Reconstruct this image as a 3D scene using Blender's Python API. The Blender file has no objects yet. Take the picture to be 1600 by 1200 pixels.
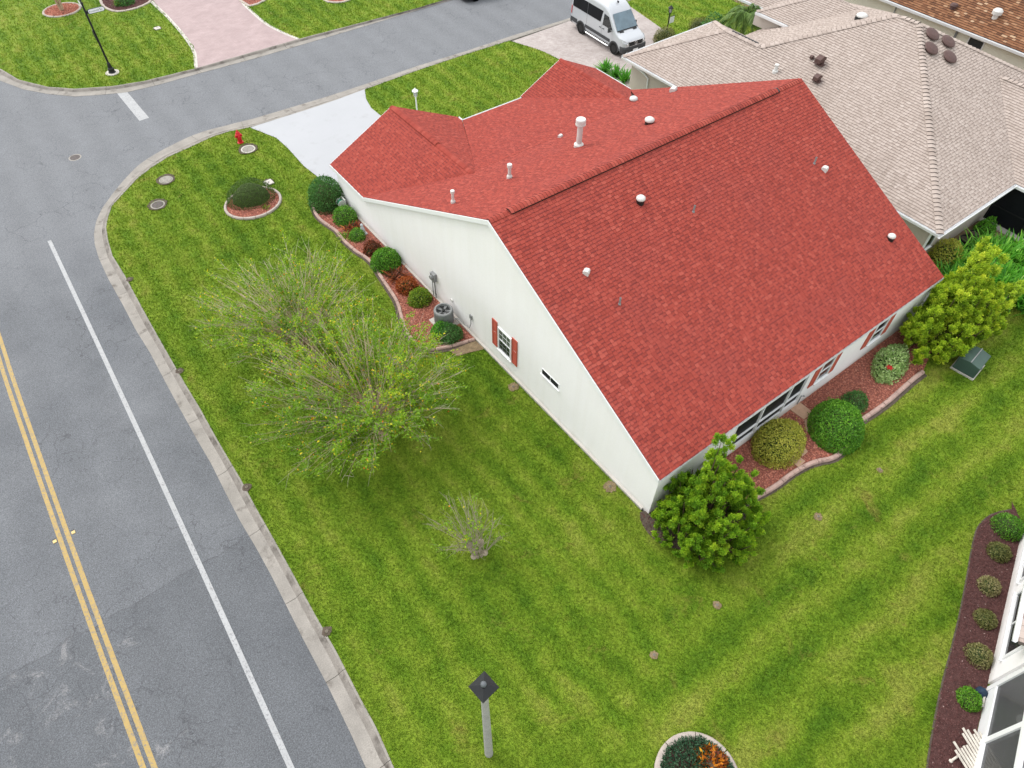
import bpy, bmesh, math, random
import numpy as np
from mathutils import Matrix, Vector
R_ = math.radians
rng = np.random.default_rng(11)
random.seed(11)
S = bpy.context.scene
COL = S.collection

# ------------------------------------------------------------------ camera, sky, sun, exposure
cam = bpy.data.objects.new('camera', bpy.data.cameras.new('camera'))
COL.objects.link(cam)
S.camera = cam
cam.data.sensor_width = 36.0
cam.data.lens = 36.0 * 1080.0 / 1600.0
cam.data.clip_end = 2000.0
CAM = Vector((0.0, 0.0, 22.0))
def aim(pitch, roll, yaw):
    fw = Vector((math.sin(yaw) * math.cos(pitch), math.cos(yaw) * math.cos(pitch), -math.sin(pitch)))
    r = Vector((math.cos(yaw), -math.sin(yaw), 0)); u = r.cross(fw)
    r2 = math.cos(roll) * r + math.sin(roll) * u; u2 = -math.sin(roll) * r + math.cos(roll) * u
    m = Matrix((r2, u2, -fw)).transposed().to_4x4(); m.translation = CAM
    return m
cam.matrix_world = aim(R_(50.602), R_(0.796), R_(37.51))

SUN_EL, SUN_AZ = 52.0, -18.0          # azimuth measured from +Y towards +X
world = bpy.data.worlds.new('World'); S.world = world; world.use_nodes = True
nt = world.node_tree; nt.nodes.clear()
sky = nt.nodes.new('ShaderNodeTexSky'); sky.sky_type = 'NISHITA'; sky.sun_disc = False
sky.sun_elevation = R_(SUN_EL); sky.sun_rotation = R_(SUN_AZ); sky.air_density = 1.0; sky.dust_density = 4.0
hs = nt.nodes.new('ShaderNodeHueSaturation'); hs.inputs['Saturation'].default_value = 0.22
bg = nt.nodes.new('ShaderNodeBackground'); bg.inputs['Strength'].default_value = 0.15
wo = nt.nodes.new('ShaderNodeOutputWorld')
cl = nt.nodes.new('ShaderNodeMix'); cl.data_type = 'RGBA'; cl.inputs[0].default_value = 0.6; cl.inputs[7].default_value = (6.2, 6.35, 6.5, 1)   # even cloud deck
nt.links.new(sky.outputs[0], hs.inputs['Color']); nt.links.new(hs.outputs[0], cl.inputs[6]); nt.links.new(cl.outputs[2], bg.inputs['Color']); nt.links.new(bg.outputs[0], wo.inputs['Surface'])
sun = bpy.data.objects.new('sun', bpy.data.lights.new('sun', 'SUN')); COL.objects.link(sun)
sun.data.energy = 0.75; sun.data.angle = R_(24); sun.data.color = (1.0, 0.965, 0.91)
sd = Vector((math.sin(R_(SUN_AZ)) * math.cos(R_(SUN_EL)), math.cos(R_(SUN_AZ)) * math.cos(R_(SUN_EL)), math.sin(R_(SUN_EL))))
sun.rotation_euler = sd.to_track_quat('Z', 'Y').to_euler()
S.view_settings.view_transform = 'Standard'; S.view_settings.look = 'None'
S.view_settings.exposure = 0.95; S.view_settings.gamma = 1.0; S.view_settings.use_curve_mapping = False
S.render.engine = 'CYCLES'
S.cycles.max_bounces = 6; S.cycles.transparent_max_bounces = 8

# ------------------------------------------------------------------ materials
def nodes(m):
    m.use_nodes = True
    return m.node_tree.nodes, m.node_tree.links
def mix(n, l, a, b, fac, mode='MIX'):
    x = n.new('ShaderNodeMix'); x.data_type = 'RGBA'; x.blend_type = mode
    for sock, val in ((x.inputs[0], fac), (x.inputs[6], a), (x.inputs[7], b)):
        if hasattr(val, 'is_output'): l.new(val, sock)
        elif isinstance(val, (int, float)): sock.default_value = val
        else: sock.default_value = (*val, 1.0)
    return x.outputs[2]
def math_(n, l, op, a, b=None, c=None, clamp=False):
    x = n.new('ShaderNodeMath'); x.operation = op; x.use_clamp = clamp
    for i, v in enumerate((a, b, c)):
        if v is None: continue
        if hasattr(v, 'is_output'): l.new(v, x.inputs[i])
        else: x.inputs[i].default_value = v
    return x.outputs[0]
def pos(n): return n.new('ShaderNodeNewGeometry').outputs['Position']
def noise(n, l, scale, detail=4.0, rough=0.6, vec=None, dist=0.0):
    x = n.new('ShaderNodeTexNoise'); x.inputs['Scale'].default_value = scale; x.inputs['Detail'].default_value = detail
    x.inputs['Roughness'].default_value = rough; x.inputs['Distortion'].default_value = dist
    l.new(vec if vec is not None else pos(n), x.inputs['Vector'])
    return x.outputs['Fac']
def ramp(n, l, fac, stops):
    x = n.new('ShaderNodeValToRGB'); e = x.color_ramp.elements
    while len(e) < len(stops): e.new(0.5)
    for el, (p, c) in zip(e, stops):
        el.position = p; el.color = (*c, 1.0) if len(c) == 3 else c
    l.new(fac, x.inputs[0])
    return x.outputs[0]
def sstep(n, l, v, a, b):
    x = n.new('ShaderNodeMapRange'); x.interpolation_type = 'SMOOTHSTEP'
    l.new(v, x.inputs[0]); x.inputs[1].default_value = a; x.inputs[2].default_value = b
    return x.outputs[0]
def bumpn(n, l, h, strength, dist=0.02):
    b = n.new('ShaderNodeBump'); b.inputs['Strength'].default_value = strength; b.inputs['Distance'].default_value = dist
    l.new(h, b.inputs['Height']); return b.outputs[0]
MATS = {}
def mat(name, col, rough=0.6, var=0.12, scale=3.0, fine=0.0, fscale=60.0, bump=0.0, metal=0.0, dirt=None, spec=0.35, coat=0.0):
    m = bpy.data.materials.new(name); n, l = nodes(m); p = n['Principled BSDF']
    p.inputs['Roughness'].default_value = rough; p.inputs['Metallic'].default_value = metal
    p.inputs['Specular IOR Level'].default_value = spec
    if coat: p.inputs['Coat Weight'].default_value = coat; p.inputs['Coat Roughness'].default_value = 0.05
    c = tuple(col)
    a = noise(n, l, scale, 5)
    lo = tuple(max(0.0, x * (1 - var)) for x in c); hi = tuple(min(1.0, x * (1 + var)) for x in c)
    out = ramp(n, l, a, [(0.3, lo), (0.7, hi)])
    if fine:
        f = noise(n, l, fscale, 3)
        g = ramp(n, l, f, [(0.3, (1 - fine,) * 3), (0.7, (1 + fine,) * 3)])
        out = mix(n, l, out, g, 1.0, 'MULTIPLY')
        if bump: l.new(bumpn(n, l, f, bump), p.inputs['Normal'])
    if dirt:
        dcol, dscale, dlo, dhi = dirt
        d = sstep(n, l, noise(n, l, dscale, 6, 0.65), dlo, dhi)
        out = mix(n, l, out, dcol, d)
    l.new(out, p.inputs['Base Color'])
    MATS[name] = m
    return m
def leaf_mat(name, stops, trans=0.3, rough=0.5):
    """foliage: every leaf takes its own tone from the attribute v"""
    m = bpy.data.materials.new(name); n, l = nodes(m); p = n['Principled BSDF']
    a = n.new('ShaderNodeAttribute'); a.attribute_name = 'v'
    c = ramp(n, l, a.outputs['Fac'], stops)
    l.new(c, p.inputs['Base Color']); p.inputs['Roughness'].default_value = rough; p.inputs['Specular IOR Level'].default_value = 0.3
    t = n.new('ShaderNodeBsdfTranslucent'); l.new(c, t.inputs['Color'])
    mx = n.new('ShaderNodeMixShader'); mx.inputs[0].default_value = trans
    l.new(p.outputs[0], mx.inputs[1]); l.new(t.outputs[0], mx.inputs[2]); l.new(mx.outputs[0], n['Material Output'].inputs['Surface'])
    return m
def tone_mat(name, stops, rough=0.9, fine=0.18, fscale=90.0, patch=None):
    """shingles, chips: tone per piece from attribute v, or from the object's own random number"""
    m = bpy.data.materials.new(name); n, l = nodes(m); p = n['Principled BSDF']
    a = n.new('ShaderNodeAttribute'); a.attribute_name = 'v'
    oi = n.new('ShaderNodeObjectInfo')
    has = math_(n, l, 'GREATER_THAN', a.outputs['Fac'], 0.0005)
    v = math_(n, l, 'ADD', math_(n, l, 'MULTIPLY', a.outputs['Fac'], has), math_(n, l, 'MULTIPLY', oi.outputs['Random'], math_(n, l, 'SUBTRACT', 1.0, has)))
    c = ramp(n, l, v, stops)
    f = noise(n, l, fscale, 3)
    c = mix(n, l, c, ramp(n, l, f, [(0.3, (1 - fine,) * 3), (0.7, (1 + fine,) * 3)]), 1.0, 'MULTIPLY')
    if patch:
        c = mix(n, l, c, patch[0], math_(n, l, 'MULTIPLY', sstep(n, l, noise(n, l, patch[1], 5), 0.45, 0.75), patch[2]))
    l.new(c, p.inputs['Base Color']); p.inputs['Roughness'].default_value = rough; p.inputs['Specular IOR Level'].default_value = 0.2
    return m
def glass_mat(name, col, rough=0.06, spec=0.6):
    m = bpy.data.materials.new(name); n, l = nodes(m); p = n['Principled BSDF']
    c = ramp(n, l, noise(n, l, 1.5, 3), [(0.3, tuple(x * 0.8 for x in col)), (0.7, tuple(x * 1.2 for x in col))])
    l.new(c, p.inputs['Base Color']); p.inputs['Roughness'].default_value = rough; p.inputs['Specular IOR Level'].default_value = spec
    return m

def grass_mat(name, blade):
    m = bpy.data.materials.new(name); n, l = nodes(m); p = n['Principled BSDF']
    P = pos(n); sx = n.new('ShaderNodeSeparateXYZ'); l.new(P, sx.inputs[0]); X, Y = sx.outputs[0], sx.outputs[1]
    warp = noise(n, l, 0.35, 3)
    # mowing: stripes along Y beside the main road, along X behind the house
    rear = sstep(n, l, math_(n, l, 'SUBTRACT', math_(n, l, 'MULTIPLY', X, 0.55), Y), 0.5, 3.5)
    sa = math_(n, l, 'SINE', math_(n, l, 'ADD', math_(n, l, 'MULTIPLY', X, 5.6), math_(n, l, 'MULTIPLY', warp, 7.0)))
    sb = math_(n, l, 'SINE', math_(n, l, 'ADD', math_(n, l, 'MULTIPLY', math_(n, l, 'ADD', Y, math_(n, l, 'MULTIPLY', X, 0.02)), 3.6), math_(n, l, 'MULTIPLY', warp, 6.0)))
    stripe = math_(n, l, 'ADD', math_(n, l, 'MULTIPLY', sa, math_(n, l, 'MULTIPLY', math_(n, l, 'SUBTRACT', 1.0, rear), 0.7)), math_(n, l, 'MULTIPLY', sb, math_(n, l, 'MULTIPLY', rear, 1.25)))
    big = noise(n, l, 0.22, 4, 0.6); mid = noise(n, l, 1.3, 5, 0.65); sm = noise(n, l, 9.0, 5, 0.8)
    f = math_(n, l, 'ADD', math_(n, l, 'ADD', math_(n, l, 'MULTIPLY', big, 0.58), math_(n, l, 'MULTIPLY', mid, 0.42)), math_(n, l, 'MULTIPLY', stripe, math_(n, l, 'MULTIPLY', noise(n, l, 0.4, 3), 0.17)))
    c = ramp(n, l, f, GRASS)
    c = mix(n, l, c, ramp(n, l, sm, [(0.25, (0.62, 0.64, 0.58)), (0.5, (1, 1, 1)), (0.75, (1.36, 1.28, 1.15))]), 1.0, 'MULTIPLY')
    dry = math_(n, l, 'MULTIPLY', sstep(n, l, noise(n, l, 0.7, 6, 0.75, dist=0.6), 0.56, 0.74), 0.65)
    c = mix(n, l, c, (0.26, 0.215, 0.055), dry)
    weed = math_(n, l, 'MULTIPLY', sstep(n, l, noise(n, l, 0.9, 3, 0.5), 0.66, 0.76), 0.5)
    c = mix(n, l, c, (0.04, 0.115, 0.008), weed)
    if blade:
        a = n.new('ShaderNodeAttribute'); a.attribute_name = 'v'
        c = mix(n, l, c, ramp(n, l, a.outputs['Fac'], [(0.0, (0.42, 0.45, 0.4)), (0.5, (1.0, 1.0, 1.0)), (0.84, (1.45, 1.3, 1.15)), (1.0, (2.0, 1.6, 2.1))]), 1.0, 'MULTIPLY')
    else:
        c = mix(n, l, c, ramp(n, l, noise(n, l, 26.0, 4, 0.7), [(0.3, (0.45, 0.45, 0.4)), (0.5, (0.8, 0.8, 0.75)), (0.72, (1.25, 1.2, 1.1))]), 1.0, 'MULTIPLY')
        l.new(bumpn(n, l, noise(n, l, 30.0, 4, 0.7), 0.6, 0.05), p.inputs['Normal'])
    l.new(c, p.inputs['Base Color']); p.inputs['Roughness'].default_value = 0.75; p.inputs['Specular IOR Level'].default_value = 0.15
    if blade:
        t = n.new('ShaderNodeBsdfTranslucent'); l.new(c, t.inputs['Color'])
        mx = n.new('ShaderNodeMixShader'); mx.inputs[0].default_value = 0.3
        l.new(p.outputs[0], mx.inputs[1]); l.new(t.outputs[0], mx.inputs[2]); l.new(mx.outputs[0], n['Material Output'].inputs['Surface'])
    return m
GRASS = [(0.32, (0.088, 0.186, 0.010)), (0.44, (0.142, 0.248, 0.015)), (0.56, (0.204, 0.300, 0.026)), (0.70, (0.290, 0.338, 0.056))]

def asphalt_mat():
    m = bpy.data.materials.new('asphalt'); n, l = nodes(m); p = n['Principled BSDF']
    P = pos(n); sx = n.new('ShaderNodeSeparateXYZ'); l.new(P, sx.inputs[0]); X, Y = sx.outputs[0], sx.outputs[1]
    c = ramp(n, l, noise(n, l, 0.3, 6, 0.6), [(0.3, (0.112, 0.118, 0.127)), (0.7, (0.145, 0.151, 0.160))])
    # older, darker surfacing south of the seam across the main road; side street paler
    wob = math_(n, l, 'MULTIPLY', math_(n, l, 'SUBTRACT', noise(n, l, 1.2, 4), 0.5), 0.5)
    seam = math_(n, l, 'ADD', math_(n, l, 'SUBTRACT', Y, 14.35), wob)
    old = sstep(n, l, seam, 0.10, -0.10)
    c = mix(n, l, c, (0.080, 0.085, 0.092), math_(n, l, 'MULTIPLY', old, 0.42))
    c = mix(n, l, c, (0.172, 0.178, 0.187), math_(n, l, 'MULTIPLY', sstep(n, l, Y, 30.0, 36.0), 0.65))
    pale = math_(n, l, 'MULTIPLY', math_(n, l, 'MULTIPLY', sstep(n, l, noise(n, l, 0.9, 7, 0.75, dist=1.0), 0.54, 0.68), sstep(n, l, X, -3.6, -5.2)), old)
    c = mix(n, l, c, (0.25, 0.245, 0.245), math_(n, l, 'MULTIPLY', pale, 0.6))
    wheel = math_(n, l, 'SINE', math_(n, l, 'ADD', math_(n, l, 'MULTIPLY', X, 3.4), math_(n, l, 'MULTIPLY', noise(n, l, 0.2, 2), 2.5)))
    c = mix(n, l, c, ramp(n, l, math_(n, l, 'MULTIPLY_ADD', wheel, 0.5, 0.5), [(0.0, (0.965,) * 3), (1.0, (1.035,) * 3)]), 1.0, 'MULTIPLY')
    c = mix(n, l, c, ramp(n, l, noise(n, l, 1.1, 5, 0.7), [(0.3, (0.95,) * 3), (0.7, (1.05,) * 3)]), 1.0, 'MULTIPLY')
    line = math_(n, l, 'SUBTRACT', 1.0, sstep(n, l, math_(n, l, 'ABSOLUTE', seam), 0.0, 0.045))
    c = mix(n, l, c, (0.06, 0.06, 0.065), math_(n, l, 'MULTIPLY', line, 0.4))
    # crazing
    vor = n.new('ShaderNodeTexVoronoi'); vor.feature = 'DISTANCE_TO_EDGE'; vor.inputs['Scale'].default_value = 0.85
    dv = n.new('ShaderNodeVectorMath'); dv.operation = 'ADD'; nv = n.new('ShaderNodeTexNoise'); nv.inputs['Scale'].default_value = 1.6; nv.inputs['Detail'].default_value = 5
    l.new(P, nv.inputs['Vector']); l.new(P, dv.inputs[0]); l.new(nv.outputs['Color'], dv.inputs[1]); l.new(dv.outputs[0], vor.inputs['Vector'])
    crack = math_(n, l, 'SUBTRACT', 1.0, sstep(n, l, vor.outputs['Distance'], 0.0, 0.022))
    where = sstep(n, l, noise(n, l, 0.25, 3), 0.42, 0.6)
    c = mix(n, l, c, (0.05, 0.05, 0.055), math_(n, l, 'MULTIPLY', math_(n, l, 'MULTIPLY', crack, where), 0.5))
    sp = noise(n, l, 26.0, 4, 0.85)
    c = mix(n, l, c, ramp(n, l, sp, [(0.32, (0.5, 0.5, 0.5)), (0.5, (1, 1, 1)), (0.68, (1.65, 1.65, 1.68))]), 1.0, 'MULTIPLY')
    c = mix(n, l, c, ramp(n, l, noise(n, l, 9.0, 4, 0.7), [(0.3, (0.9, 0.9, 0.9)), (0.7, (1.1, 1.1, 1.1))]), 1.0, 'MULTIPLY')
    l.new(c, p.inputs['Base Color']); p.inputs['Roughness'].default_value = 0.85; p.inputs['Specular IOR Level'].default_value = 0.25
    l.new(bumpn(n, l, sp, 0.5, 0.01), p.inputs['Normal'])
    return m
def paint_mat(name, col, wear):
    m = bpy.data.materials.new(name); n, l = nodes(m); p = n['Principled BSDF']
    c = ramp(n, l, noise(n, l, 2.0, 5), [(0.3, tuple(x * 0.88 for x in col)), (0.7, col)])
    chip = sstep(n, l, noise(n, l, 14.0, 6, 0.8), wear, wear + 0.08)
    c = mix(n, l, c, (0.15, 0.15, 0.155), math_(n, l, 'MULTIPLY', chip, 0.75))
    vor = n.new('ShaderNodeTexVoronoi'); vor.feature = 'DISTANCE_TO_EDGE'; vor.inputs['Scale'].default_value = 4.5; l.new(pos(n), vor.inputs['Vector'])
    cr = math_(n, l, 'SUBTRACT', 1.0, sstep(n, l, vor.outputs['Distance'], 0.0, 0.03))
    c = mix(n, l, c, (0.16, 0.15, 0.13), math_(n, l, 'MULTIPLY', cr, 0.35))
    l.new(c, p.inputs['Base Color']); p.inputs['Roughness'].default_value = 0.7
    return m
def paver_mat(name, c1, c2, mortar, scale, rot=0.0):
    m = bpy.data.materials.new(name); n, l = nodes(m); p = n['Principled BSDF']
    mp = n.new('ShaderNodeMapping'); mp.inputs['Rotation'].default_value = (0, 0, rot); l.new(pos(n), mp.inputs['Vector'])
    b = n.new('ShaderNodeTexBrick'); b.inputs['Scale'].default_value = scale; b.inputs['Mortar Size'].default_value = 0.025
    b.inputs['Color1'].default_value = (*c1, 1); b.inputs['Color2'].default_value = (*c2, 1); b.inputs['Mortar'].default_value = (*mortar, 1)
    b.inputs['Brick Width'].default_value = 1.0; b.inputs['Row Height'].default_value = 0.5
    l.new(mp.outputs[0], b.inputs['Vector'])
    c = mix(n, l, b.outputs['Color'], ramp(n, l, noise(n, l, 1.0, 6, 0.7), [(0.3, (0.84, 0.82, 0.82)), (0.7, (1.1, 1.1, 1.1))]), 1.0, 'MULTIPLY')
    c = mix(n, l, c, ramp(n, l, noise(n, l, 30.0, 3, 0.7), [(0.3, (0.88,) * 3), (0.7, (1.1,) * 3)]), 1.0, 'MULTIPLY')
    st = math_(n, l, 'MULTIPLY', sstep(n, l, noise(n, l, 1.7, 6, 0.7), 0.62, 0.75), 0.35)
    c = mix(n, l, c, (0.2, 0.18, 0.17), st)
    l.new(c, p.inputs['Base Color']); p.inputs['Roughness'].default_value = 0.85
    l.new(bumpn(n, l, b.outputs['Fac'], -0.4, 0.01), p.inputs['Normal'])
    return m

M_grass = grass_mat('lawn_soil', False); M_blade = grass_mat('grass_blades', True)
M_asph = asphalt_mat()
M_white_line = paint_mat('white_road_paint', (0.37, 0.375, 0.38), 0.53); M_yellow = paint_mat('yellow_road_paint', (0.40, 0.275, 0.085), 0.51)
M_conc = mat('kerb_concrete', (0.268, 0.248, 0.222), 0.9, 0.16, 1.2, 0.16, 30, 0.3, dirt=((0.12, 0.105, 0.09), 1.6, 0.54, 0.74))
M_concd = mat('stained_kerb_crest', (0.215, 0.195, 0.172), 0.9, 0.2, 1.5, 0.18, 30, 0.3, dirt=((0.085, 0.074, 0.063), 1.3, 0.46, 0.70))
M_concl = mat('pale_concrete', (0.50, 0.47, 0.43), 0.9, 0.1, 1.5, 0.08, 40, 0.2)
M_drive = mat('white_coated_concrete', (0.375, 0.382, 0.398), 0.7, 0.025, 0.5, 0.03, 30, 0.1, dirt=((0.335, 0.337, 0.345), 0.9, 0.55, 0.75))
M_pink = paver_mat('pink_pavers', (0.375, 0.285, 0.28), (0.345, 0.265, 0.26), (0.31, 0.24, 0.235), 3.2)
M_pav = paver_mat('pale_pavers', (0.43, 0.385, 0.365), (0.35, 0.305, 0.285), (0.26, 0.225, 0.21), 4.6, 0.6)
M_stucco = mat('white_stucco', (0.845, 0.825, 0.825), 0.9, 0.02, 0.5, 0.04, 45, 0.2)
def splash(m, col):
    n, l = nodes(m); p = n['Principled BSDF']; src = p.inputs['Base Color'].links[0].from_socket
    sx = n.new('ShaderNodeSeparateXYZ'); l.new(pos(n), sx.inputs[0]); z = math_(n, l, 'ADD', sx.outputs[2], math_(n, l, 'MULTIPLY', noise(n, l, 1.6, 5, 0.7), -0.5))
    c = mix(n, l, src, col, math_(n, l, 'MULTIPLY', sstep(n, l, z, 0.16, -0.22), 0.5))
    st = n.new('ShaderNodeMapping'); st.inputs['Scale'].default_value = (3.5, 3.5, 0.18); l.new(pos(n), st.inputs['Vector'])
    l.new(mix(n, l, c, ramp(n, l, noise(n, l, 1.0, 5, 0.6, vec=st.outputs[0]), [(0.30, (0.975, 0.972, 0.962)), (0.6, (1, 1, 1))]), 1.0, 'MULTIPLY'), p.inputs['Base Color'])
splash(M_stucco, (0.50, 0.46, 0.39))
M_stucco_b = mat('beige_stucco', (0.50, 0.44, 0.385), 0.9, 0.04, 0.8, 0.04, 60, 0.12)
M_stucco_c = mat('cream_stucco', (0.72, 0.69, 0.58), 0.9, 0.04, 0.8, 0.04, 60, 0.12)
M_trim = mat('white_trim', (0.78, 0.785, 0.79), 0.5, 0.03, 2.0)
M_sh_red = tone_mat('red_shingle', [(0.0, (0.220, 0.037, 0.027)), (0.3, (0.276, 0.047, 0.034)), (0.65, (0.308, 0.056, 0.040)), (1.0, (0.355, 0.076, 0.055))], patch=((0.255, 0.052, 0.043), 0.45, 0.45))
M_band_red = tone_mat('red_shingle_painted_shadow', [(0.0, (0.150, 0.029, 0.026)), (1.0, (0.225, 0.043, 0.037))])  # shade at the shingle butts, painted as a darker tone
M_sh_red_deck = mat('red_roof_underlay', (0.13, 0.03, 0.026), 0.95, 0.2, 6, 0.2, 50)
M_cut_red = mat('shingle_cut_edge', (0.075, 0.020, 0.018), 0.95, 0.2, 9)  # asphalt edge, darkened to draw the shadow line under each course
M_sh_pale = tone_mat('pale_shingle', [(0.0, (0.33, 0.27, 0.236)), (0.3, (0.376, 0.312, 0.274)), (0.7, (0.404, 0.338, 0.30)), (1.0, (0.437, 0.37, 0.329))], patch=((0.28, 0.228, 0.195), 0.6, 0.45))
M_band_pale = tone_mat('pale_shingle_painted_shadow', [(0.0, (0.225, 0.178, 0.153)), (1.0, (0.31, 0.252, 0.22))])  # painted shade for the butt lines of the pale roofs
M_pale_deck = mat('pale_roof_underlay', (0.14, 0.115, 0.10), 0.95, 0.2, 6, 0.2, 50)
M_cut_pale = mat('pale_shingle_cut_edge', (0.10, 0.08, 0.07), 0.95, 0.2, 9)  # dark edge colour doubles as the shadow line between courses
M_sh_brown = tone_mat('brown_shingle', [(0.0, (0.10, 0.045, 0.024)), (0.35, (0.20, 0.090, 0.045)), (0.75, (0.27, 0.135, 0.07)), (1.0, (0.48, 0.34, 0.22))])
M_band_brown = tone_mat('brown_shingle_painted_shadow', [(0.0, (0.06, 0.03, 0.02)), (1.0, (0.12, 0.06, 0.035))])  # brown tone painted as shade along the butts
M_cut_brown = mat('brown_shingle_cut_edge', (0.05, 0.028, 0.018), 0.95, 0.2, 9)  # edge and deck; the dark edge colour carries the shadow between courses
M_shutter = mat('red_shutter_paint', (0.42, 0.085, 0.055), 0.6, 0.06, 3)
M_glass = glass_mat('window_glass', (0.022, 0.026, 0.027)); M_glass_l = glass_mat('blind_behind_glass', (0.10, 0.115, 0.10), 0.12)
M_screen = glass_mat('dark_insect_screen', (0.008, 0.009, 0.011), 0.5, 0.15)
M_mesh = bpy.data.materials.new('fine_screen_mesh'); _n, _l = nodes(M_mesh); _p = _n['Principled BSDF']; _t = _n.new('ShaderNodeBsdfTransparent'); _x = _n.new('ShaderNodeMixShader')
_l.new(ramp(_n, _l, noise(_n, _l, 2.0, 3), [(0.3, (0.05, 0.052, 0.055)), (0.7, (0.07, 0.072, 0.075))]), _p.inputs['Base Color']); _x.inputs[0].default_value = 0.62; _l.new(_t.outputs[0], _x.inputs[1]); _l.new(_p.outputs[0], _x.inputs[2]); _l.new(_x.outputs[0], _n['Material Output'].inputs['Surface'])
M_vent = mat('white_vent_metal', (0.58, 0.575, 0.55), 0.45, 0.05, 5)
M_black = mat('black_metal', (0.012, 0.013, 0.014), 0.45, 0.2, 6)
M_dgrey = mat('dark_grey_plastic', (0.045, 0.047, 0.050), 0.55, 0.15, 5)
M_grey = mat('grey_painted_metal', (0.22, 0.225, 0.225), 0.55, 0.12, 4)
M_brownmetal = mat('brown_vent_metal', (0.085, 0.046, 0.040), 0.6, 0.15, 4, 0.1, 50)
M_rock = tone_mat('red_lava_rock', [(0.0, (0.11, 0.035, 0.025)), (0.35, (0.33, 0.115, 0.08)), (0.7, (0.46, 0.17, 0.115)), (1.0, (0.56, 0.29, 0.21))], fscale=30)
M_rockbed = mat('red_rock_bed', (0.22, 0.075, 0.055), 0.95, 0.3, 12, 0.35, 40, 0.6)
M_mulch = tone_mat('brown_mulch', [(0.0, (0.05, 0.022, 0.020)), (0.6, (0.10, 0.042, 0.038)), (0.93, (0.15, 0.075, 0.07)), (1.0, (0.4, 0.3, 0.27))], fscale=30)
M_mulchbed = mat('mulch_bed', (0.075, 0.033, 0.030), 0.95, 0.3, 8, 0.35, 40, 0.6)
M_soil = mat('bare_soil', (0.20, 0.145, 0.085), 0.95, 0.3, 6, 0.3, 30, 0.4)
M_dsoil = mat('damp_soil', (0.085, 0.065, 0.05), 0.95, 0.3, 6, 0.3, 30, 0.4)
M_edge = mat('pink_concrete_edging', (0.40, 0.275, 0.235), 0.9, 0.16, 3, 0.14, 40, 0.25, dirt=((0.17, 0.11, 0.09), 4.0, 0.56, 0.72))
M_edgep = mat('pale_concrete_edging', (0.40, 0.345, 0.305), 0.9, 0.12, 3, 0.12, 40, 0.2)
M_step = mat('tan_stepping_stone', (0.44, 0.28, 0.19), 0.9, 0.12, 3, 0.1, 40, 0.2)
M_bark = mat('pale_bark', (0.40, 0.30, 0.195), 0.85, 0.2, 9, 0.2, 40, 0.3); M_twig = mat('grey_twig', (0.40, 0.345, 0.265), 0.85, 0.2, 3)
M_darkstem = mat('dark_stems', (0.045, 0.065, 0.018), 0.9, 0.3, 12)
M_bstem = mat('brown_stems', (0.10, 0.065, 0.04), 0.9, 0.3, 12)
L_crepe = leaf_mat('crepe_myrtle_leaves', [(0.0, (0.127, 0.252, 0.017)), (0.4, (0.234, 0.419, 0.021)), (0.7, (0.465, 0.576, 0.029)), (0.88, (0.800, 0.671, 0.029)), (0.94, (0.800, 0.671, 0.029)), (1.0, (0.800, 0.205, 0.033))], 0.45)
L_jun = leaf_mat('juniper_sprays', [(0.0, (0.084, 0.203, 0.019)), (0.4, (0.207, 0.420, 0.027)), (0.75, (0.374, 0.584, 0.032)), (1.0, (0.583, 0.716, 0.054))], 0.4)
L_jun2 = leaf_mat('yellow_juniper_sprays', [(0.0, (0.120, 0.236, 0.020)), (0.4, (0.299, 0.470, 0.029)), (0.75, (0.503, 0.663, 0.041)), (1.0, (0.742, 0.800, 0.072))], 0.4)
L_green = leaf_mat('boxwood_leaves', [(0.0, (0.044, 0.144, 0.014)), (0.5, (0.109, 0.302, 0.025)), (0.85, (0.265, 0.532, 0.045)), (1.0, (0.621, 0.800, 0.162))], 0.3)
L_dgreen = leaf_mat('dark_shrub_leaves', [(0.0, (0.025, 0.094, 0.018)), (0.5, (0.070, 0.199, 0.043)), (0.85, (0.139, 0.316, 0.072)), (1.0, (0.252, 0.468, 0.126))], 0.3)
L_topiary = leaf_mat('topiary_leaves', [(0.0, (0.029, 0.064, 0.014)), (0.5, (0.064, 0.126, 0.018)), (1.0, (0.134, 0.234, 0.032))], 0.25)
L_yellow = leaf_mat('yellow_variegated_leaves', [(0.0, (0.150, 0.225, 0.030)), (0.45, (0.425, 0.438, 0.062)), (0.8, (0.725, 0.663, 0.125)), (1.0, (0.800, 0.800, 0.400))], 0.3)
L_varieg = leaf_mat('cream_variegated_leaves', [(0.0, (0.096, 0.216, 0.048)), (0.45, (0.333, 0.507, 0.156)), (0.75, (0.663, 0.800, 0.369)), (1.0, (0.800, 0.800, 0.800))], 0.3)
L_croton = leaf_mat('red_croton_leaves', [(0.0, (0.048, 0.056, 0.019)), (0.35, (0.160, 0.048, 0.026)), (0.7, (0.416, 0.104, 0.032)), (0.9, (0.608, 0.224, 0.048)), (1.0, (0.560, 0.448, 0.080))], 0.3)
L_orange = leaf_mat('orange_croton_leaves', [(0.0, (0.065, 0.019, 0.013)), (0.35, (0.169, 0.039, 0.016)), (0.65, (0.650, 0.208, 0.013)), (0.85, (0.800, 0.429, 0.026)), (1.0, (0.800, 0.598, 0.078))], 0.2)
L_bluegreen = leaf_mat('blue_green_leaves', [(0.0, (0.019, 0.058, 0.029)), (0.5, (0.051, 0.128, 0.064)), (0.85, (0.112, 0.216, 0.112)), (1.0, (0.224, 0.352, 0.208))], 0.3)
L_strap = leaf_mat('bright_strap_leaves', [(0.0, (0.051, 0.218, 0.023)), (0.5, (0.138, 0.425, 0.034)), (0.85, (0.299, 0.644, 0.069)), (1.0, (0.598, 0.800, 0.230))], 0.4)
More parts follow.
